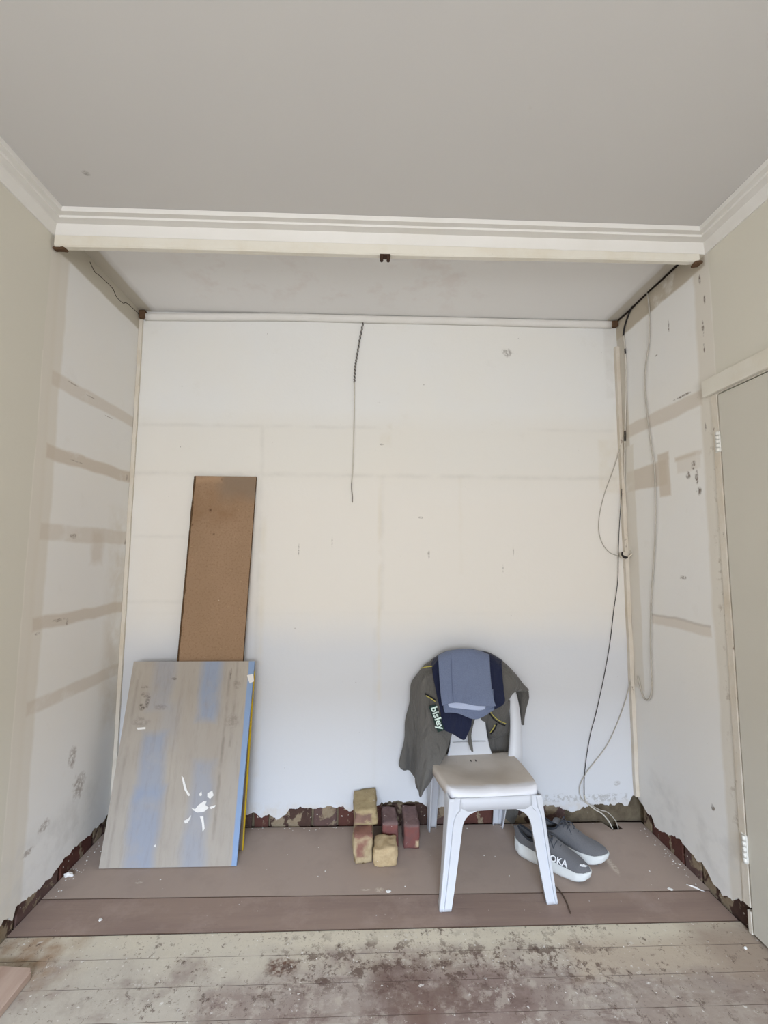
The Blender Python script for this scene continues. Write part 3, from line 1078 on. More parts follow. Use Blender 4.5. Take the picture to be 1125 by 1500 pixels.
CRZ = math.radians(3.3)
CO = Vector((.522, 2.165, 0))
chair = thing('plastic_chair', 'white plastic stacking chair with a dusty seat, draped with work clothes', 'chair', CO, CRZ)

# seat: scooped shell with rolled edge
bm = bmesh.new()
nu, nv = 32, 30
yf_, yb_ = -.235, .150


def seat_pt(u, v):
    hw = .190 + .018 * math.sin(v * math.pi * .62)
    y = yf_ + (yb_ - yf_) * v
    x = u * hw
    # rounded plan corners
    cu, cv = abs(u), abs(2 * v - 1)
    rr = max(0, (cu ** 6 + cv ** 6) ** (1 / 6) - 1)
    x *= 1 - rr * .55
    y = (y - (yf_ + yb_) / 2) * (1 - rr * .55) + (yf_ + yb_) / 2
    z = .424 - .018 * v - .016 * math.exp(-((u / .62) ** 2)) * math.exp(-(((v - .62) / .32) ** 2)) + .006 * cu ** 3
    z += .005 * math.exp(-((u) / .12) ** 2) * max(0, 1 - v * 2.2)
    z -= .010 * max(0, (.06 - v) / .06) ** 2
    return Vector((x, y, z))


g = [[bm.verts.new(seat_pt(-1 + 2 * i / nu, j / nv)) for i in range(nu + 1)] for j in range(nv + 1)]
for j in range(nv):
    for i in range(nu):
        bm.faces.new((g[j][i], g[j][i + 1], g[j + 1][i + 1], g[j + 1][i]))
# rim turned down all round
loop = [g[0][i] for i in range(nu + 1)] + [g[j][nu] for j in range(1, nv + 1)] + [g[nv][i] for i in range(nu - 1, -1, -1)] + [g[j][0] for j in range(nv - 1, 0, -1)]
prev = loop
cx, cy = 0, (yf_ + yb_) / 2
for (o_, dz) in ((.004, -.003), (.007, -.010), (.008, -.035)):
    ring = []
    for a in loop:
        dv = Vector((a.co.x - cx, a.co.y - cy, 0)).normalized()
        ring.append(bm.verts.new(a.co + dv * o_ + Vector((0, 0, dz))))
    n_ = len(ring)
    for i in range(n_):
        bm.faces.new((prev[i], prev[(i + 1) % n_], ring[(i + 1) % n_], ring[i]))
    prev = ring
seat = link('seat', bm, M_seat, chair, True)
solid(seat, .004, -1)
# two drain slots
for sx in (-.012, .012):
    link('drain_slot', boxm((sx - .0018, .075, .4005), (sx + .0018, .090, .4022)), M_dark, seat)
# front apron with arched corners
bm = bmesh.new()
rows = []
for k in range(25):
    x_ = -.150 + .300 * k / 24
    zb_ = .352 + .004 * math.cos(x_ / .15 * 1.57)
    rows.append([bm.verts.new((x_, -.2445 - .002 * math.cos(x_ * 8), .404)), bm.verts.new((x_, -.2455 - .002 * math.cos(x_ * 8), .385)), bm.verts.new((x_, -.2470 - .002 * math.cos(x_ * 8), zb_))])
for a, b in zip(rows, rows[1:]):
    for q in range(2):
        bm.faces.new((a[q], b[q], b[q + 1], a[q + 1]))
solid(link('apron', bm, M_plastic, chair, True), .004, 0)


def leg(sx, front):
    """channel-section leg: face flange, ridge, rounded corner, side flange"""
    bm = bmesh.new()
    rings = []
    n = 34
    for i in range(n + 1):
        z = .402 * i / n
        s = z / .402
        if front:
            cx_ = (.238 if sx > 0 else .247) - (.043 if sx > 0 else .050) * s ** .9
            cy_ = -.275 + .030 * s
            fw_ = .046 + .022 * s
            if z > .295:
                q = min((z - .295) / .058, .999)
                fw_ += .055 * (1 - math.sqrt(1 - q * q))
            sd = .040 + .045 * s
            if z > .33:
                sd += .5 * (z - .33)
        else:
            cx_ = .196 + .012 * s
            cy_ = .262 - .105 * s
            fw_ = .045 + .02 * s
            sd = .038 + .05 * s
            if z > .33:
                sd += .4 * (z - .33)
        dy = 1 if front else -1
        st = .008 if 0.01 < z else 0
        P = [(cx_ - fw_, cy_ + (.010 if z < .33 or not front else .001) * dy), (cx_ - fw_ + .001, cy_), (cx_ - fw_ * .42, cy_), (cx_ - fw_ * .40, cy_ + st * dy), (cx_ - fw_ * .20, cy_ + st * dy), (cx_ - fw_ * .18, cy_),
             (cx_ - .006, cy_), (cx_ - .001, cy_ + .002 * dy), (cx_, cy_ + .007 * dy), (cx_ - .002, cy_ + sd * .5 * dy), (cx_ - .004, cy_ + sd * dy), (cx_ - .010, cy_ + (sd + .001) * dy)]
        zz = z
        rings.append([bm.verts.new((a * sx, b, zz)) for a, b in P])
    for a, b in zip(rings, rings[1:]):
        for q in range(len(a) - 1):
            bm.faces.new((a[q], a[q + 1], b[q + 1], b[q]))
    # foot pad
    o = link('leg', bm, M_plastic, chair)
    for p in o.data.polygons:
        p.use_smooth = True
    o.data.set_sharp_from_angle(angle=.6)
    solid(o, .0035, 0)
    return o


for sx in (-1, 1):
    leg(sx, True)
    leg(sx, False)

# backrest: arched frame, upper panel and central splat in one shell
bm = bmesh.new()
path = [(-.210, .085, .375), (-.224, .105, .45), (-.234, .125, .56), (-.235, .165, .67), (-.205, .200, .77), (-.140, .218, .828), (-.065, .226, .852), (0, .228, .858)]
path = path + [(-a, b, c) for a, b, c in path[-2::-1]]
path = [Vector(p) for p in path]
N = 72
rings = []
for i in range(N + 1):
    c = cr(path, i / N)
    d = (cr(path, min(i / N + .01, 1)) - cr(path, max(i / N - .01, 0))).normalized()
    nrm = Vector((0, -1, .33)).normalized()
    side = d.cross(nrm).normalized()
    nrm = side.cross(d).normalized()
    e = min(i, N - i) / N
    wv = .026 + .012 * math.exp(-(e / .12) ** 2)
    sec = [(-wv, -.004), (-wv + .004, .007), (0, .010), (wv - .004, .007), (wv, -.004), (wv - .003, -.011), (-wv + .003, -.011)]
    rings.append([bm.verts.new(c + side * a + nrm * b) for a, b in sec])
for a, b in zip(rings, rings[1:]):
    for q in range(7):
        bm.faces.new((a[q], a[(q + 1) % 7], b[(q + 1) % 7], b[q]))
bm.faces.new(rings[0])
bm.faces.new(rings[-1][::-1])
back = link('backrest', bm, M_plastic, chair, True)
bm = bmesh.new()
rows = []
for (z, y_, hw) in [(.395, .150, .120), (.42, .155, .108), (.46, .160, .098), (.52, .168, .090), (.58, .178, .090), (.64, .190, .120), (.70, .200, .195), (.76, .212, .205), (.80, .220, .165), (.84, .226, .09)]:
    rows.append([(hw * u, y_ + .018 * (1 - u * u) * (1 if z > .6 else .4) - .012, z) for u in (-1, -.6, -.2, .2, .6, 1)])
sheet(bm, rows, 20, 36)
sp = link('splat', bm, M_plastic, back, True)
solid(sp, .005, 0)
link('splat_rib', boxm((-.085, .138, .462), (.085, .160, .466), .001, 1), M_plastic, sp)


# ------------------------------------------------------------------ clothes on the chair
def fabric(name, c, dark, scale=260, melange=.25, rough=.95, crease=.0):
    t = NT(name, rough, .15)
    t.base(c)
    t.mix(t.rng(t.noise(7, 4), .4, .7, 0, .25), dark)
    t.mix(t.rng(t.noise(scale, 2, .6), .4, .65, 0, melange), dark)
    t.b.inputs['Sheen Weight'].default_value = .12
    t.bump(t.noise(scale, 2), .25, .001)
    t.bump(t.noise(26, 3, .6), .35, .004)
    t.bump(t.noise(9, 4, .5, stretch=(1, 1, .4), dist=1.2), crease, .055)
    return t.done()


M_shirt = fabric('olive_grey_cloth', srgb(104, 102, 98), srgb(82, 80, 78), crease=.8)
M_navy = fabric('navy_cloth', srgb(38, 43, 66), srgb(28, 30, 50), crease=.6)
M_blue = fabric('chambray_cloth', srgb(116, 127, 152), srgb(96, 106, 134), 320, .5, crease=.35)
M_pale = fabric('pale_blue_lining', srgb(186, 196, 220), srgb(160, 172, 204))
M_yline = plain('yellow_piping', srgb(196, 186, 96), .8)
M_bline = plain('black_piping', srgb(28, 28, 32), .8)


def R_(*pts):
    return [at(*p) for p in pts]


def Rf_(*pts):
    """as R_, layers lying over others: brought out towards the room"""
    return [at(p[0], p[1], p[2] - (.018 if p[2] < 2.40 else 0)) for p in pts]


shirt = thing('work_shirt', 'olive-grey work shirt with yellow and black piping draped over the chair back', 'shirt', (.50, 2.38, .86))


def cloth(name, rows, mat, parent, th=.004, nu=26, nv=40, fold=.012, fs=14, seed=0, smooth=True):
    bm = bmesh.new()
    sheet(bm, rows, nu, nv, fold, fs, seed)
    o = link(name, bm, mat, parent, True)
    if parent:
        o.matrix_parent_inverse = Matrix.Translation(parent.location).inverted()
    solid(o, th, 0)
    return o


bpy.context.view_layer.update()
# front left panel: over the back, down beside the seat, ending in a point
cloth('left_front', [
    R_((611, 988, 2.425), (624, 973, 2.425), (637, 964, 2.425), (655, 959, 2.425)),
    R_((608, 993, 2.38), (620, 978, 2.355), (636, 968, 2.34), (656, 963, 2.335)),
    R_((604, 1004, 2.35), (616, 993, 2.300), (632, 984, 2.290), (658, 979, 2.30)),
    R_((601, 1020, 2.355), (614, 1013, 2.270), (630, 1006, 2.262), (660, 1005, 2.29)),
    R_((598, 1040, 2.37), (610, 1036, 2.290), (624, 1034, 2.235), (662, 1030, 2.27)),
    R_((594, 1062, 2.385), (609, 1060, 2.33), (622, 1060, 2.215), (664, 1055, 2.25)),
    R_((590, 1085, 2.395), (607, 1085, 2.36), (619, 1085, 2.200), (662, 1076, 2.22)),
    R_((586, 1105, 2.40), (606, 1108, 2.375), (617, 1110, 2.190), (654, 1102, 2.205)),
    R_((584, 1119, 2.40), (606, 1124, 2.38), (613, 1134, 2.185), (643, 1120, 2.18)),
    R_((586, 1123, 2.40), (605, 1132, 2.38), (613, 1150, 2.19), (630, 1141, 2.18)),
    R_((587, 1124, 2.40), (604, 1133, 2.38), (615, 1166, 2.19), (619, 1160, 2.185))],
    M_shirt, shirt, fold=.028, fs=19, seed=2, nu=40, nv=54)
# front right shoulder
cloth('right_front', [
    R_((706, 960, 2.425), (728, 963, 2.425), (742, 974, 2.425), (752, 985, 2.425)),
    R_((708, 964, 2.335), (729, 967, 2.335), (745, 978, 2.345), (757, 990, 2.37)),
    R_((712, 982, 2.30), (734, 984, 2.285), (752, 992, 2.295), (766, 1002, 2.35)),
    R_((716, 1002, 2.29), (738, 1003, 2.270), (756, 1006, 2.275), (774, 1012, 2.35)),
    R_((720, 1022, 2.31), (736, 1024, 2.285), (747, 1018, 2.285), (756, 1013, 2.33)),
    R_((714, 1042, 2.33), (728, 1042, 2.30), (738, 1034, 2.305), (747, 1022, 2.32)),
    R_((712, 1050, 2.34), (722, 1052, 2.32), (732, 1044, 2.325), (742, 1032, 2.33))],
    M_shirt, shirt, fold=.010, seed=7)
cloth('right_sleeve', [
    R_((756, 1004, 2.37), (764, 1006, 2.365), (775, 1014, 2.37)),
    R_((758, 1015, 2.405), (766, 1018, 2.385), (775, 1022, 2.395)),
    R_((760, 1032, 2.41), (765, 1034, 2.39), (771, 1036, 2.405)),
    R_((761, 1048, 2.415), (765, 1049, 2.40), (768, 1050, 2.41)),
    R_((764, 1061, 2.415), (765, 1062, 2.41), (767, 1062, 2.415))],
    M_shirt, shirt, fold=.008, seed=4, nu=12, nv=24)
# back of the shirt behind the chair, seen through the frame
cloth('shirt_back', [
    R_((614, 988, 2.428), (650, 962, 2.425), (700, 958, 2.425), (752, 986, 2.428)),
    R_((612, 1020, 2.432), (650, 1010, 2.428), (700, 1010, 2.425), (757, 1015, 2.43)),
    R_((625, 1060, 2.43), (655, 1060, 2.42), (705, 1060, 2.41), (756, 1060, 2.425)),
    R_((640, 1100, 2.43), (662, 1100, 2.425), (715, 1098, 2.41), (758, 1105, 2.425)),
    R_((655, 1118, 2.43), (680, 1122, 2.425), (720, 1130, 2.415), (758, 1135, 2.42)),
    R_((690, 1135, 2.43), (705, 1140, 2.425), (730, 1158, 2.42), (758, 1165, 2.42))],
    M_shirt, shirt, fold=.010, fs=16, seed=11)
# tails that hang below the seat behind the chair
for rws, sd in (([R_((724, 1155, 2.42), (742, 1155, 2.415), (760, 1155, 2.42)), R_((728, 1180, 2.425), (744, 1180, 2.412), (760, 1178, 2.42)),
                  R_((737, 1195, 2.425), (750, 1196, 2.415), (758, 1192, 2.42)), R_((748, 1205, 2.42), (750, 1206, 2.418), (753, 1205, 2.42))], 3),):
    cloth('shirt_tail', rws, M_shirt, shirt, fold=.006, seed=sd, nu=12, nv=16)
cloth('shirt_tie', [
    R_((681, 1048, 2.262), (688, 1048, 2.258), (697, 1050, 2.262)), R_((684, 1062, 2.258), (688, 1062, 2.25), (693, 1062, 2.258)),
    R_((685, 1078, 2.255), (688, 1078, 2.247), (690, 1078, 2.255)), R_((687, 1090, 2.25), (689, 1090, 2.244), (692, 1092, 2.25)), R_((691, 1101, 2.25), (692, 1101, 2.247), (693, 1101, 2.25))],
    M_shirt, shirt, fold=.002, seed=5, nu=8, nv=16, th=.003)
# crumpled inner sleeve between splat and right post
cloth('inner_sleeve', [
    R_((700, 1036, 2.30), (716, 1036, 2.292), (730, 1030, 2.30), (746, 1026, 2.32)),
    R_((702, 1046, 2.32), (716, 1048, 2.295), (730, 1046, 2.295), (746, 1046, 2.33)),
    R_((706, 1056, 2.34), (718, 1060, 2.325), (732, 1060, 2.315), (746, 1062, 2.35)),
    R_((712, 1068, 2.37), (720, 1073, 2.345), (732, 1072, 2.345), (745, 1072, 2.375)),
    R_((716, 1080, 2.40), (722, 1082, 2.39), (734, 1078, 2.385), (746, 1076, 2.40))],
    M_shirt, shirt, fold=.012, fs=24, seed=21)


def piping(pts, mat, r=.0022):
    bm = bmesh.new()
    tube(bm, [at(*p) for p in pts], r, 6, 8)
    o = link('piping', bm, mat, shirt, True)
    o.matrix_parent_inverse = Matrix.Translation(shirt.location).inverted()


piping([(622, 1016, 2.232), (630, 1020, 2.222), (639, 1026, 2.218)], M_bline, .003)
piping([(624, 1019, 2.230), (631, 1023, 2.220), (638, 1028, 2.216)], M_yline)
piping([(616, 979, 2.315), (624, 977, 2.295), (633, 976, 2.288)], M_yline)
piping([(729, 977, 2.275), (731, 973, 2.285), (734, 969, 2.30)], M_bline)
piping([(714, 1040, 2.275), (722, 1052, 2.27), (731, 1059, 2.28), (740, 1063, 2.30)], M_bline, .003)
piping([(715, 1037, 2.27), (723, 1049, 2.268), (732, 1056, 2.278), (741, 1060, 2.30)], M_yline)
piping([(728, 1060, 2.29), (725, 1068, 2.30), (719, 1075, 2.32)], M_bline, .003)
piping([(725, 1062, 2.285), (722, 1068, 2.295), (718, 1073, 2.315)], M_yline)

# sewn-on label with its lettering
M_tag = plain('dark_green_label', srgb(22, 46, 42), .7)
M_let = plain('label_lettering', srgb(214, 232, 224), .8)
p0, p1 = at(634.5, 1037, 2.205), at(645, 1067, 2.185)
lx = (p1 - p0).normalized()
ln = Vector((-.25, -1, .15))
ln = (ln - lx * ln.dot(lx)).normalized()
ly = ln.cross(lx).normalized()
lm = Matrix((lx, ly, ln)).transposed().to_4x4()
lm.translation = (p0 + p1) / 2
lab = link('label_tab', boxm((-.060, -.018, -.001), (.060, .018, .001), .0006, 1), M_tag, shirt)
lab.matrix_parent_inverse = Matrix.Translation(shirt.location).inverted()
lab.matrix_basis = lm
tx = link('lettering', text_mesh('bisley', .045, .0006, .0011), M_let, lab)
tx.location = (0, .003, .0015)
tx.scale = (1.03, 1, 1)

navy = thing('navy_garment', 'dark navy garment over the shirt, hanging to a point in front of the splat', 'clothing', (.50, 2.36, .88))
cloth('cloth_fold', [
    Rf_((630, 972, 2.425), (650, 956, 2.425), (690, 953, 2.425), (715, 956, 2.425), (736, 968, 2.425)),
    Rf_((632, 974, 2.325), (650, 959, 2.325), (690, 957, 2.325), (716, 960, 2.325), (735, 970, 2.325)),
    Rf_((635, 995, 2.272), (655, 990, 2.28), (690, 990, 2.28), (718, 990, 2.275), (736, 990, 2.272)),
    Rf_((640, 1020, 2.262), (660, 1020, 2.262), (690, 1020, 2.262), (718, 1018, 2.265), (738, 1012, 2.262)),
    Rf_((645, 1040, 2.242), (665, 1042, 2.248), (690, 1042, 2.25), (715, 1036, 2.255), (736, 1033, 2.262)),
    Rf_((647, 1056, 2.222), (662, 1058, 2.228), (677, 1058, 2.235), (688, 1054, 2.24), (696, 1050, 2.245)),
    Rf_((649, 1068, 2.212), (660, 1071, 2.215), (672, 1075, 2.225), (682, 1071, 2.23), (690, 1064, 2.235)),
    Rf_((660, 1072, 2.212), (667, 1076, 2.215), (676, 1083, 2.225), (681, 1083, 2.23), (684, 1076, 2.235))],
    M_navy, navy, fold=.007, fs=20, seed=31, nu=36, nv=44)

blue = thing('folded_trousers', 'blue-grey folded trousers hung over the middle of the chair back', 'trousers', (.51, 2.33, .90))
cloth('outer_layer', [
    Rf_((643, 975, 2.430), (660, 962, 2.430), (695, 958, 2.430), (716, 962, 2.430)),
    Rf_((642, 962, 2.37), (658, 955, 2.365), (692, 953, 2.365), (716, 960, 2.37)),
    Rf_((642, 964, 2.300), (660, 956, 2.295), (692, 954, 2.295), (717, 962, 2.300)),
    Rf_((643, 984, 2.262), (662, 980, 2.255), (692, 980, 2.255), (718, 984, 2.265)),
    Rf_((645, 1008, 2.240), (664, 1006, 2.235), (694, 1006, 2.235), (720, 1008, 2.245)),
    Rf_((647, 1026, 2.226), (668, 1024, 2.220), (700, 1026, 2.220), (723, 1026, 2.229)),
    Rf_((648, 1034, 2.222), (668, 1029, 2.216), (700, 1034, 2.216), (726, 1034, 2.225))],
    M_blue, blue, th=.007, fold=.005, fs=14, seed=41, nu=34, nv=40)
cloth('lining', [
    Rf_((655, 1020, 2.232), (675, 1020, 2.226), (700, 1020, 2.226), (712, 1020, 2.232)),
    Rf_((656, 1031, 2.228), (675, 1035, 2.222), (700, 1038, 2.222), (711, 1037, 2.228)),
    Rf_((658, 1036, 2.226), (675, 1038, 2.220), (700, 1040, 2.220), (709, 1038, 2.226))],
    M_pale, blue, th=.003, fold=.002, seed=42, nu=16, nv=12)
cloth('inner_layer', [
    Rf_((646, 1010, 2.248), (668, 1010, 2.240), (698, 1010, 2.240), (722, 1010, 2.248)),
    Rf_((649, 1030, 2.240), (668, 1034, 2.232), (700, 1036, 2.232), (724, 1034, 2.240)),
    Rf_((650, 1040, 2.234), (668, 1042, 2.226), (697, 1047, 2.226), (724, 1037, 2.234)),
    Rf_((652, 1044, 2.232), (669, 1044, 2.226), (697, 1053, 2.226), (723, 1040, 2.234))],
    M_blue, blue, th=.006, fold=.003, fs=20, seed=43, nu=26, nv=24)
# seam along the trouser leg
bm = bmesh.new()
tube(bm, [at(660, 958, 2.272), at(661, 968, 2.246), at(662, 1000, 2.210), at(664, 1028, 2.191)], .0012, 5, 8)
o = link('seam', bm, fabric('seam_thread', srgb(96, 106, 136), srgb(80, 90, 120)), blue, True)
o.matrix_parent_inverse = Matrix.Translation(blue.location).inverted()

# ------------------------------------------------------------------ shoes
M_upper = fabric('grey_knit', srgb(112, 111, 112), srgb(88, 88, 92), 420, .5)
M_collar = fabric('dark_lining', srgb(56, 58, 64), srgb(40, 42, 48))
t = NT('white_foam', .75, .25)
t.base(srgb(216, 218, 216))
t.mix(t.rng(t.noise(12, 5), .42, .7, 0, .35), srgb(190, 186, 178))
M_sole = t.done()
M_tread = plain('tread_rubber', srgb(134, 134, 134), .85, .2, .3, 50)
M_lace = fabric('lace_cord', srgb(74, 76, 82), srgb(52, 54, 60), 600, .4)
M_logo = plain('logo_print', srgb(222, 222, 222), .6, .3, .05)


def lerp_tab(tab, x):
    for (a, va), (b, vb) in zip(tab, tab[1:]):
        if x <= b:
            s = (x - a) / (b - a)
            s = max(0, min(1, s))
            s = s * s * (3 - 2 * s) * .5 + s * .5
            return va + (vb - va) * s
    return tab[-1][1]


def shoe(label, loc, rz, mirror, logos):
    t_ = thing('running_shoe', label, 'shoe', loc, rz, 'pair of grey running shoes on the alcove floor')
    LN = .342
    # half widths, inner and outer, along the length fraction
    HW = [(0, .004), (.03, .022), (.10, .036), (.30, .041), (.48, .042), (.68, .052), (.84, .050), (.94, .034), (.985, .016), (1, .003)]
    CV = [(0, 0), (.4, 0.004), (.7, 0.004), (1, -.010)]
    TOP = [(0, .064), (.12, .060), (.35, .050), (.6, .044), (.85, .042), (1, .050)]
    BOT = [(0, .022), (.05, .012), (.16, .002), (.3, 0), (.62, 0), (.78, .003), (.92, .014), (1, .028)]
    n = 44
    # sole
    bm = bmesh.new()
    rings = []
    for i in range(n + 1):
        u = .5 - .5 * math.cos(math.pi * i / n)
        hw = lerp_tab(HW, u)
        c = lerp_tab(CV, u) * mirror
        zt, zb = lerp_tab(TOP, u), lerp_tab(BOT, u)
        x_ = u * LN
        bul = .006 * min(1, hw / .02)
        P = [(-hw * .82, zb), (-hw - bul * .5, zb + .004), (-hw - bul, zb + (zt - zb) * .35), (-hw - bul * .4, zb + (zt - zb) * .7), (-hw - .001, zt), (-hw * .8, zt + .002),
             (0, zt), (hw * .8, zt + .002), (hw + .001, zt), (hw + bul * .4, zb + (zt - zb) * .7), (hw + bul, zb + (zt - zb) * .35), (hw + bul * .5, zb + .004), (hw * .82, zb)]
        xb = [0] * len(P)
        rings.append([bm.verts.new((x_ + (.010 * (zt - z) / .05 * (1 if u > .9 else 0) * -(u - .9) * 10) + (-.008 * (1 - (z - zb) / max(zt - zb, .01)) * 0), y_ + c, z)) for y_, z in P])
    for a, b in zip(rings, rings[1:]):
        k_ = len(a)
        for q in range(k_):
            bm.faces.new((a[q], a[(q + 1) % k_], b[(q + 1) % k_], b[q]))
    bm.faces.new(rings[0])
    bm.faces.new(rings[-1][::-1])
    so = link('sole', bm, M_sole, t_, True)
    # tread pods under the sole
    bm = bmesh.new()
    for u in [.12, .2, .28, .36, .46, .56, .66, .76, .85]:
        hw = lerp_tab(HW, u) * .84
        zb = lerp_tab(BOT, u)
        c = lerp_tab(CV, u) * mirror
        box(bm, (u * LN - .010, c - hw, zb - .0005), (u * LN + .010, c + hw, zb + .005))
    link('tread', bm, M_tread, so)
    # upper: arched shell over the foot, open at the ankle
    HT = [(0, .094), (.06, .104), (.14, .100), (.24, .088), (.34, .090), (.42, .106), (.50, .104), (.60, .087), (.72, .068), (.86, .056), (.95, .046), (1, .034)]
    bm = bmesh.new()
    nv_ = 22
    g = []
    for i in range(n + 1):
        u = .5 - .5 * math.cos(math.pi * i / n)
        hw = max(lerp_tab(HW, u) - .002, .002)
        c = lerp_tab(CV, u) * mirror
        zt = lerp_tab(TOP, u) - .002
        h = lerp_tab(HT, u)
        h = max(h - 0.0, .012)
        line = []
        for j in range(nv_ + 1):
            a = math.pi * j / nv_
            s_, c_ = math.sin(a), math.cos(a)
            # boxier near the ankle, round over the toes
            pw = .55 if u < .45 else .55 + .35 * min(1, (u - .45) / .3)
            yy_ = hw * math.copysign(abs(c_) ** (.75), c_) * (1 - (.22 if u < .42 else .12) * s_)
            hh = (h - zt + .015) if u < .5 else (h - zt + .022)
            line.append(bm.verts.new((LN * (.012 + u * .975) - (.010 * s_ if u < .06 else 0), yy_ + c, zt + hh * abs(s_) ** pw)))
        g.append(line)
    faces = []
    for i in range(n):
        for j in range(nv_):
            faces.append((i, j, bm.faces.new((g[i][j], g[i][j + 1], g[i + 1][j + 1], g[i + 1][j]))))
    kill = []
    for i, j, f in faces:
        cc = f.calc_center_median()
        u = cc.x / LN
        a = (j + .5) / nv_
        if ((u - .215) / .165) ** 2 + ((a - .5) / .33) ** 2 < 1:
            kill.append(f)
    bmesh.ops.delete(bm, geom=kill, context='FACES')
    up = link('upper', bm, M_upper, t_, True)
    solid(up, .004, -1)
    # padded collar
    bm = bmesh.new()
    pts = []
    for k in range(25):
        th = 2 * math.pi * k / 24
        u = .215 + .165 * math.cos(th)
        a = math.pi * (.5 + .33 * math.sin(th))
        hw = max(lerp_tab(HW, u) - .002, .002)
        c = lerp_tab(CV, u) * mirror
        zt = lerp_tab(TOP, u) - .002
        h = lerp_tab(HT, u) - zt + .015
        s_, c_ = math.sin(a), math.cos(a)
        pts.append((LN * (.012 + u * .975), hw * math.copysign(abs(c_) ** .75, c_) * (1 - .22 * s_) + c, zt + h * abs(s_) ** .55))
    tube(bm, pts, .0050, 8, 3)
    link('collar', bm, M_collar, up, True)
    # insole inside
    bm = bmesh.new()
    vs = []
    for k in range(24):
        th = 2 * math.pi * k / 24
        vs.append(bm.verts.new((LN * (.26 + .22 * math.cos(th)), .030 * math.sin(th), .055)))
    bm.faces.new(vs)
    ins = link('insole', bm, M_collar, t_)
    solid(ins, .004)
    # tongue
    bm = bmesh.new()
    rows = []
    for (u, z, hw) in [(.30, .120, .020), (.34, .122, .023), (.40, .118, .024), (.50, .113, .022), (.60, .098, .018), (.66, .086, .012)]:
        rows.append([(LN * u, hw * q, z + .004 - abs(q) * .006) for q in (-1, -.5, 0, .5, 1)])
    sheet(bm, rows, 10, 18)
    tg = link('tongue', bm, M_upper, t_, True)
    solid(tg, .005)
    # laces
    for k, u in enumerate([.40, .455, .51, .565, .62]):
        z = lerp_tab([(.38, .125), (.5, .122), (.62, .101), (.7, .09)], u)
        bm = bmesh.new()
        tube(bm, [(LN * (u - .01), -.028, z - .012), (LN * u, -.014, z - .001), (LN * (u + .008), 0, z + .002), (LN * u, .014, z - .001), (LN * (u - .01), .028, z - .012)], .0024, 6, 5)
        tube(bm, [(LN * (u + .02), -.026, z - .016), (LN * (u + .01), 0, z + .001), (LN * (u - .008), .027, z - .010)], .0022, 6, 5)
        link('lace', bm, M_lace, tg, True)
    bm = bmesh.new()
    for s_ in (-1, 1):
        tube(bm, [(LN * .40, 0, .128), (LN * .43, s_ * .018, .138), (LN * .40, s_ * .034, .126), (LN * .44, s_ * .022, .124), (LN * .41, 0, .127)], .0022, 6, 6)
        tube(bm, [(LN * .41, 0, .128), (LN * .47, s_ * .010, .128), (LN * .52, s_ * .024, .120), (LN * .56, s_ * .034, .098)], .0022, 6, 6)
    link('lace_bow', bm, M_lace, tg, True)
    # heel tab
    if logos:
        nrm = Vector((0, -1, .62)).normalized()
        lx_ = Vector((1, 0.10, -.10)).normalized()
        ly_ = nrm.cross(lx_).normalized()
        mt = Matrix((lx_, ly_, nrm)).transposed().to_4x4()
        mt.translation = Vector((LN * .60, -.0540, .0650))
        tx = link('lettering', text_mesh('HOKA', .034, .0008, .0008), M_logo, up)
        tx.matrix_basis = mt
        # white toe emblem (small bird-like flash)
        bm = bmesh.new()
        pts = [(-.014, -.003), (-.004, -.0035), (.008, -.001), (.015, .0045), (.006, .004), (.001, .007), (-.003, .003), (-.012, .002)]
        vs = [bm.verts.new((a, b, 0)) for a, b in pts]
        f = bm.faces.new(vs)
        e = bmesh.ops.extrude_face_region(bm, geom=[f])
        for v in e['geom']:
            if isinstance(v, bmesh.types.BMVert):
                v.co.z = .003
        em = link('toe_emblem', bm, M_logo, up)
        hit, nr, _, _ = BVHTree.FromPolygons([v.co for v in up.data.vertices], [p.vertices[:] for p in up.data.polygons]).ray_cast(Vector((LN * .915, -.024, .3)), Vector((0, 0, -1)))
        if nr.z < 0:
            nr = -nr
        ex = (Vector((1, .35, 0)) - nr * nr.dot(Vector((1, .35, 0)))).normalized()
        em.matrix_basis = Matrix.Translation(hit + nr * .0005) @ Matrix((ex, nr.cross(ex), nr)).transposed().to_4x4()
        em.scale = (1.15, 1.15, 1)
    return t_


def toward(a, b):
    return math.atan2(b[1] - a[1], b[0] - a[0])


h1, t1 = (.708, 2.230), (.953, 2.028)
shoe('near grey running shoe with white sole and lettering, partly behind the chair leg', (h1[0], h1[1], .001), toward(h1, t1), 1, True)
h2, t2 = (.828, 2.320), (1.075, 2.128)
shoe('far grey running shoe of the pair, nearer the back wall, no lettering showing', (h2[0], h2[1], .001), toward(h2, t2), -1, False)

# ------------------------------------------------------------------ wires
M_blk = plain('black_cable', srgb(40, 36, 36), .6)
M_wht = plain('painted_cable', srgb(204, 198, 186), .6)
M_gry = plain('grey_cable', srgb(150, 144, 136), .6)
M_buf = plain('buff_cable', srgb(186, 180, 168), .6)


def cable(name, label, segs, group=None, cat='cable'):
    """segs: list of (part name, material, radius, points)"""
    root = thing(name, label, cat, segs[0][3][0], 0, group)
    for nm, mt, r, pts in segs:
        bm = bmesh.new()
        tube(bm, pts, r, 7, 8)
        o = link(nm, bm, mt, root, True)
        o.location = -Vector(segs[0][3][0])
    return root


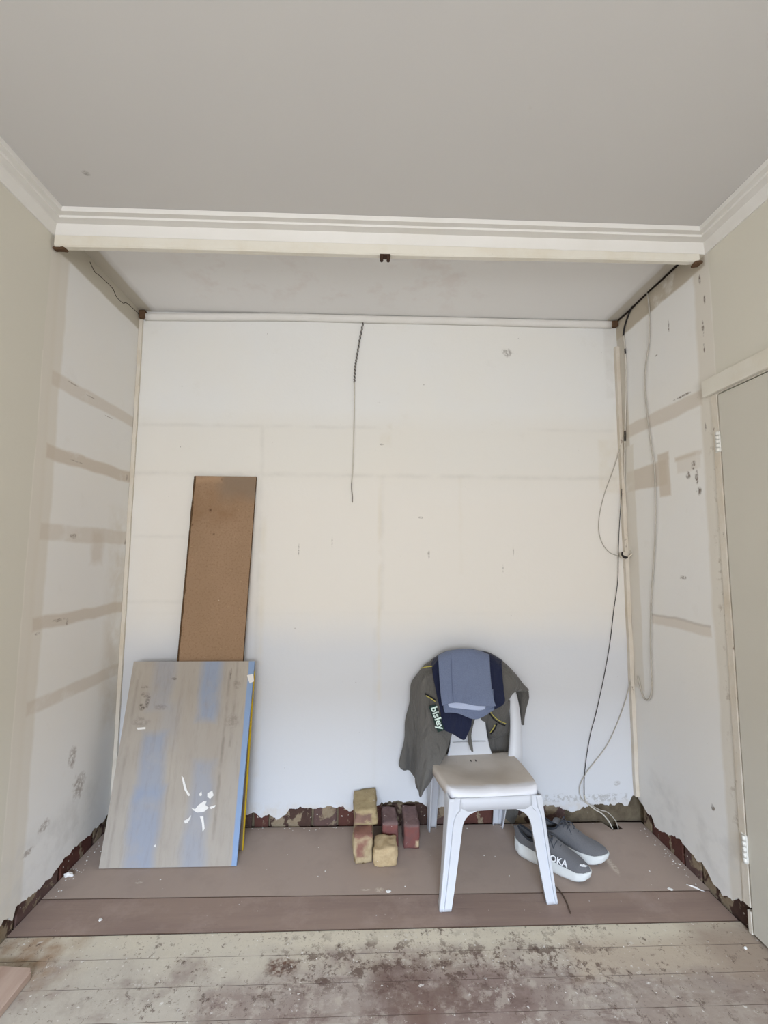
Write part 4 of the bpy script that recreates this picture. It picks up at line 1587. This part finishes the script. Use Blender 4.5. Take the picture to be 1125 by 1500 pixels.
YW_ = YB - .007
c1 = [at(533, 466, YW_), at(528, 492, YW_), at(523, 520, YW_), at(520, 540, YW_), at(519, 560, YW_)]
c2 = [at(519, 559, YW_), at(519, 600, YW_), at(518, 640, YW_), at(517, 680, YW_), at(515, 708, YW_ + .002)]
c3 = [at(515, 706, YW_ + .002), at(515, 716, YW_ + .002), at(516, 726, YW_), at(516, 736, YW_)]
root = cable('hanging_cable', 'twisted black and grey cable hanging from the top of the back wall, pale below', [
    ('cable_core', M_gry, .0042, c1), ('bare_wire', M_wht, .0036, c2), ('wire_end', M_gry, .0034, c3)])
bm = bmesh.new()
pts = []
for i in range(150):
    s = i / 149
    c = cr([Vector(p) for p in c1], s)
    pts.append(c + Vector((math.cos(i * .75) * .0042, math.sin(i * .75) * .0042, 0)))
tube(bm, pts, .0026, 5, 1)
o = link('black_twist', bm, M_blk, root, True)
o.location = -Vector(c1[0])

XW = XR - .0055


def atx(px, py, X):
    d = CAM_F + CAM_R * ((px - 562.5) / FPX) - CAM_U * ((py - 750) / FPX)
    return CAM_O + d * (X / d.x)


cable('corner_cable', 'black cable dropping from the ceiling crack into the right back corner, white lower down', [
    ('black_sheath', M_blk, .0045, [atx(*p, XW) for p in ((927, 447), (921, 460), (915, 478), (913, 492))]),
    ('white_wire', M_wht, .0040, [atx(*p, XW) for p in ((913, 491), (915, 505), (916, 520), (917, 545), (917, 575), (916, 610), (915.5, 640), (915, 680), (914.5, 710))]),
    ('black_joint', M_blk, .0040, [atx(915.5, 511, XW - .001), atx(916, 518, XW - .001)]),
    ('black_joint', M_blk, .0044, [atx(915.5, 631, XW - .001), atx(915.5, 646, XW - .001)])])
cable('looping_wire', 'thin grey wire bowing out over the back wall and down to the corner clip', [
    ('wire', M_buf, .0022, [at(912, 640, 2.417), at(906, 665, 2.425), at(896, 695, 2.43), at(886, 722, 2.433), at(879, 750, 2.433), at(877, 775, 2.433), at(882, 795, 2.432), at(893, 809, 2.43), at(908, 815, 2.422)])])
cable('long_wall_cable', 'long pale cable hanging down the right alcove wall, hooked at its lower end', [
    ('cable_run', M_buf, .0034, [atx(948, 428, XW), atx(951, 455, XW), atx(951, 500, XW), atx(946, 535, XW), atx(945, 570, XW), atx(948, 605, XW), atx(953, 645, XW), atx(958, 680, XW), atx(960, 720, XW), atx(960, 780, XW), atx(957, 830, XW),
                                 atx(954, 880, XW), atx(953, 940, XW), atx(955, 1000, XW)]),
    ('hooked_end', M_buf, .0042, [atx(955, 998, XW), atx(954, 1016, XW), atx(949, 1025, XW), atx(943, 1022, XW), atx(939, 1010, XW), atx(934, 990, XW)])])
cable('drop_wire', 'thin dark wire running down the right of the back wall into the floor hole', [
    ('wire', M_blk, .0019, [at(911, 716, 2.416), at(908, 760, 2.42), at(906, 800, 2.42), at(905, 850, 2.424), at(899, 895, 2.43), at(893, 945, 2.43), at(884, 995, 2.43), at(873, 1045, 2.43), at(865, 1075, 2.425), at(859, 1110, 2.425), at(856, 1140, 2.425), at(856, 1165, 2.422)]),
    ('bared_end', M_wht, .0034, [at(856, 1164, 2.422), at(860, 1176, 2.415), at(872, 1186, 2.405), at(882, 1192, 2.40), at(893, 1205, 2.40), (1.283, 2.395, -.04)])])
cable('slack_wire', 'slack pale wire beside the dark one, curving from the corner to the floor hole', [
    ('wire', M_buf, .0022, [at(926, 985, 2.418), at(918, 1020, 2.428), at(906, 1055, 2.43), at(890, 1090, 2.43), at(872, 1115, 2.428), at(859, 1132, 2.425), at(850, 1150, 2.425), at(850, 1165, 2.42), at(858, 1176, 2.41), at(870, 1182, 2.40), at(880, 1187, 2.395), at(890, 1190, 2.395), at(902, 1203, 2.395), (1.308, 2.392, -.04)])])

cl = thing('wire_clip', 'broken wire clip with a dark hole and bent arm on the right corner strip', 'clip', at(914, 812, 2.40))
o_ = Vector(cl.location)
bm = boxm((-.016, -.006, -.018), (.020, .014, .012), .003, 2)
link('clip_body', bm, M_batten, cl)
bm = bmesh.new()
tube(bm, [(-.014, -.009, .012), (-.016, -.010, -.004), (-.002, -.012, -.016), (.014, -.010, -.016)], [.004, .005, .008, .004], 8, 6)
link('clip_hole', bm, M_blk, cl, True)
bm = bmesh.new()
tube(bm, [(.012, -.008, -.022), (.028, -.012, -.006), (.048, -.012, .008), (.052, -.006, .016), (.034, -.004, .018)], .0042, 7, 6)
link('clip_arm', bm, M_batten, cl, True)

# catch under the middle of the cream rail
ct = thing('roller_catch', 'small rusty cupboard catch under the middle of the cream rail', 'catch', (at(564, 378, 1.75).x, 1.752, 2.640))
M_rust = plain('rusty_metal', srgb(74, 52, 40), .7, .4, .5, 80, .4, .4)
link('catch_plate', boxm((-.022, -.014, -.004), (.022, .014, .004), .002, 1), M_rust, ct)
for sx in (-1, 1):
    bm = bmesh.new()
    tube(bm, [(sx * .014, -.014, -.010), (sx * .014, .012, -.010)], .0075, 10, 1)
    link('roller', bm, M_rust, ct, True)
bm = bmesh.new()
tube(bm, [(0, -.008, -.004), (0, -.010, -.018)], .0030, 8, 1)
link('catch_pin', bm, M_rust, ct, True)

# ------------------------------------------------------------------ bits on the floor
cb = cable('short_flex', 'short dark flex lying on the floor in front of the right chair leg', [
    ('flex', plain('dark_flex', srgb(92, 74, 62), .7), .0030, [(.792, 2.03, .004), (.800, 2.00, .004), (.812, 1.955, .003), (.812, 1.91, .001), (.803, 1.855, .001)])])

M_wood = NT('pinkish_plank', .75, .3)
M_wood.base(srgb(184, 160, 144))
M_wood.mix(M_wood.rng(M_wood.noise(8, 5, .6, stretch=(2, .3, 1)), .4, .7, 0, .7), srgb(154, 124, 106))
M_wood.bump(M_wood.noise(50, 4, stretch=(2, .2, 1)), .2, .002)
M_wood = M_wood.done()
bm = bmesh.new()
pts = [(XL + .006, 1.672), (-1.112, 1.655), (-1.101, 1.640), (-1.098, 1.20), (XL + .006, 1.20)]
vt = [bm.verts.new((a, b, .022)) for a, b in pts]
f = bm.faces.new(vt)
e = bmesh.ops.extrude_face_region(bm, geom=[f])
for v in e['geom']:
    if isinstance(v, bmesh.types.BMVert):
        v.co.z = -.0035
bmesh.ops.bevel(bm, geom=[e_ for e_ in bm.edges if e_.calc_face_angle(0) > .5], offset=.002, segments=1, affect='EDGES')
pk = link('loose_plank', bm, M_wood)
tag(pk, 'pinkish-brown loose plank lying against the left wall at the near left', 'plank')


def chip_lump(name, label, px, py, sx, sy, sz, seed, rz=0, z0=0):
    d = CAM_F + CAM_R * ((px - 562.5) / FPX) - CAM_U * ((py - 750) / FPX)
    P = CAM_O + d * ((z0 - 1.4) / d.z)
    bm = bmesh.new()
    bmesh.ops.create_icosphere(bm, subdivisions=2, radius=1)
    for v in bm.verts:
        k_ = 1 + .45 * noise.noise(v.co * 1.7 + Vector((seed, 0, 0)))
        v.co = Vector((v.co.x * sx * k_, v.co.y * sy * k_, max(v.co.z, -.35) * sz * k_ + sz * .35))
        v.co.z = max(v.co.z, 0)
    o = link(name, bm, M_plas)
    o.location = (P.x, P.y, z0 + .0006)
    o.rotation_euler = (0, 0, rz)
    return tag(o, label, 'plaster chip')


chip_lump('plaster_lump', 'white lump of plaster on the floor near the left wall', 100, 1284, .020, .009, .012, 1, .1)
chip_lump('plaster_lump', 'small white plaster chip on the dark floor strip below the leaning panel', 147, 1348, .006, .008, .004, 2, .6, -.003)
chip_lump('plaster_lump', 'tan plaster lump on the floor in front of the loose bricks', 569, 1306, .012, .008, .003, 3, .2)
chip_lump('plaster_sliver', 'long white plaster sliver on the floor edge near the right wall', 1018, 1301, .028, .003, .004, 4, -.75)
chip_lump('plaster_lump', 'small pale plaster crumb halfway along the right side of the floor', 982, 1303, .010, .007, .003, 5, -.6)
chip_lump('plaster_lump', 'white plaster crumb at the right edge of the front floorboards', 1092, 1390, .006, .005, .005, 6, 0, -.006)

# crumbs and dust of plaster nobody could count
random.seed(77)
bm = bmesh.new()


def crumb(x_, y_, z_, s):
    vs = [bm.verts.new((x_ + s * a * random.uniform(.6, 1.3), y_ + s * b * random.uniform(.6, 1.3), z_ + c * s * .7)) for a, b, c in ((-1, -1, 0), (1, -1, 0), (1, 1, 0), (-1, 1, 0), (0, 0, 1))]
    for f_ in ((0, 1, 4), (1, 2, 4), (2, 3, 4), (3, 0, 4), (3, 2, 1, 0)):
        bm.faces.new([vs[q] for q in f_])


for i in range(260):
    r = random.random()
    if r < .25:
        y_ = random.uniform(1.45, 1.80)
        x_ = random.uniform(-1.2, 1.3)
        z_ = -.0055
    elif r < .40:
        y_ = random.uniform(1.815, 1.955)
        x_ = random.uniform(-1.25, 1.40)
        z_ = -.003
    elif r < .56:
        x_, y_, z_ = XL + abs(random.gauss(0, .022)) + .004, random.uniform(1.99, 2.40), 0
    elif r < .72:
        x_, y_, z_ = XR - abs(random.gauss(0, .018)) - .004, random.uniform(1.97, 2.40), 0
    elif r < .88:
        x_, y_, z_ = random.uniform(-.6, 1.2), YB - abs(random.gauss(0, .012)) - .006, 0
    else:
        x_, y_, z_ = random.uniform(-1.2, 1.35), random.uniform(1.99, 2.38), 0
    crumb(x_, y_, z_, random.choice((.0012, .0016, .0022, .003)))
deb = link('plaster_debris', bm, M_plas)
deb['kind'] = 'stuff'
tag(deb, 'fine white plaster crumbs and dust scattered over the whole floor', 'debris')
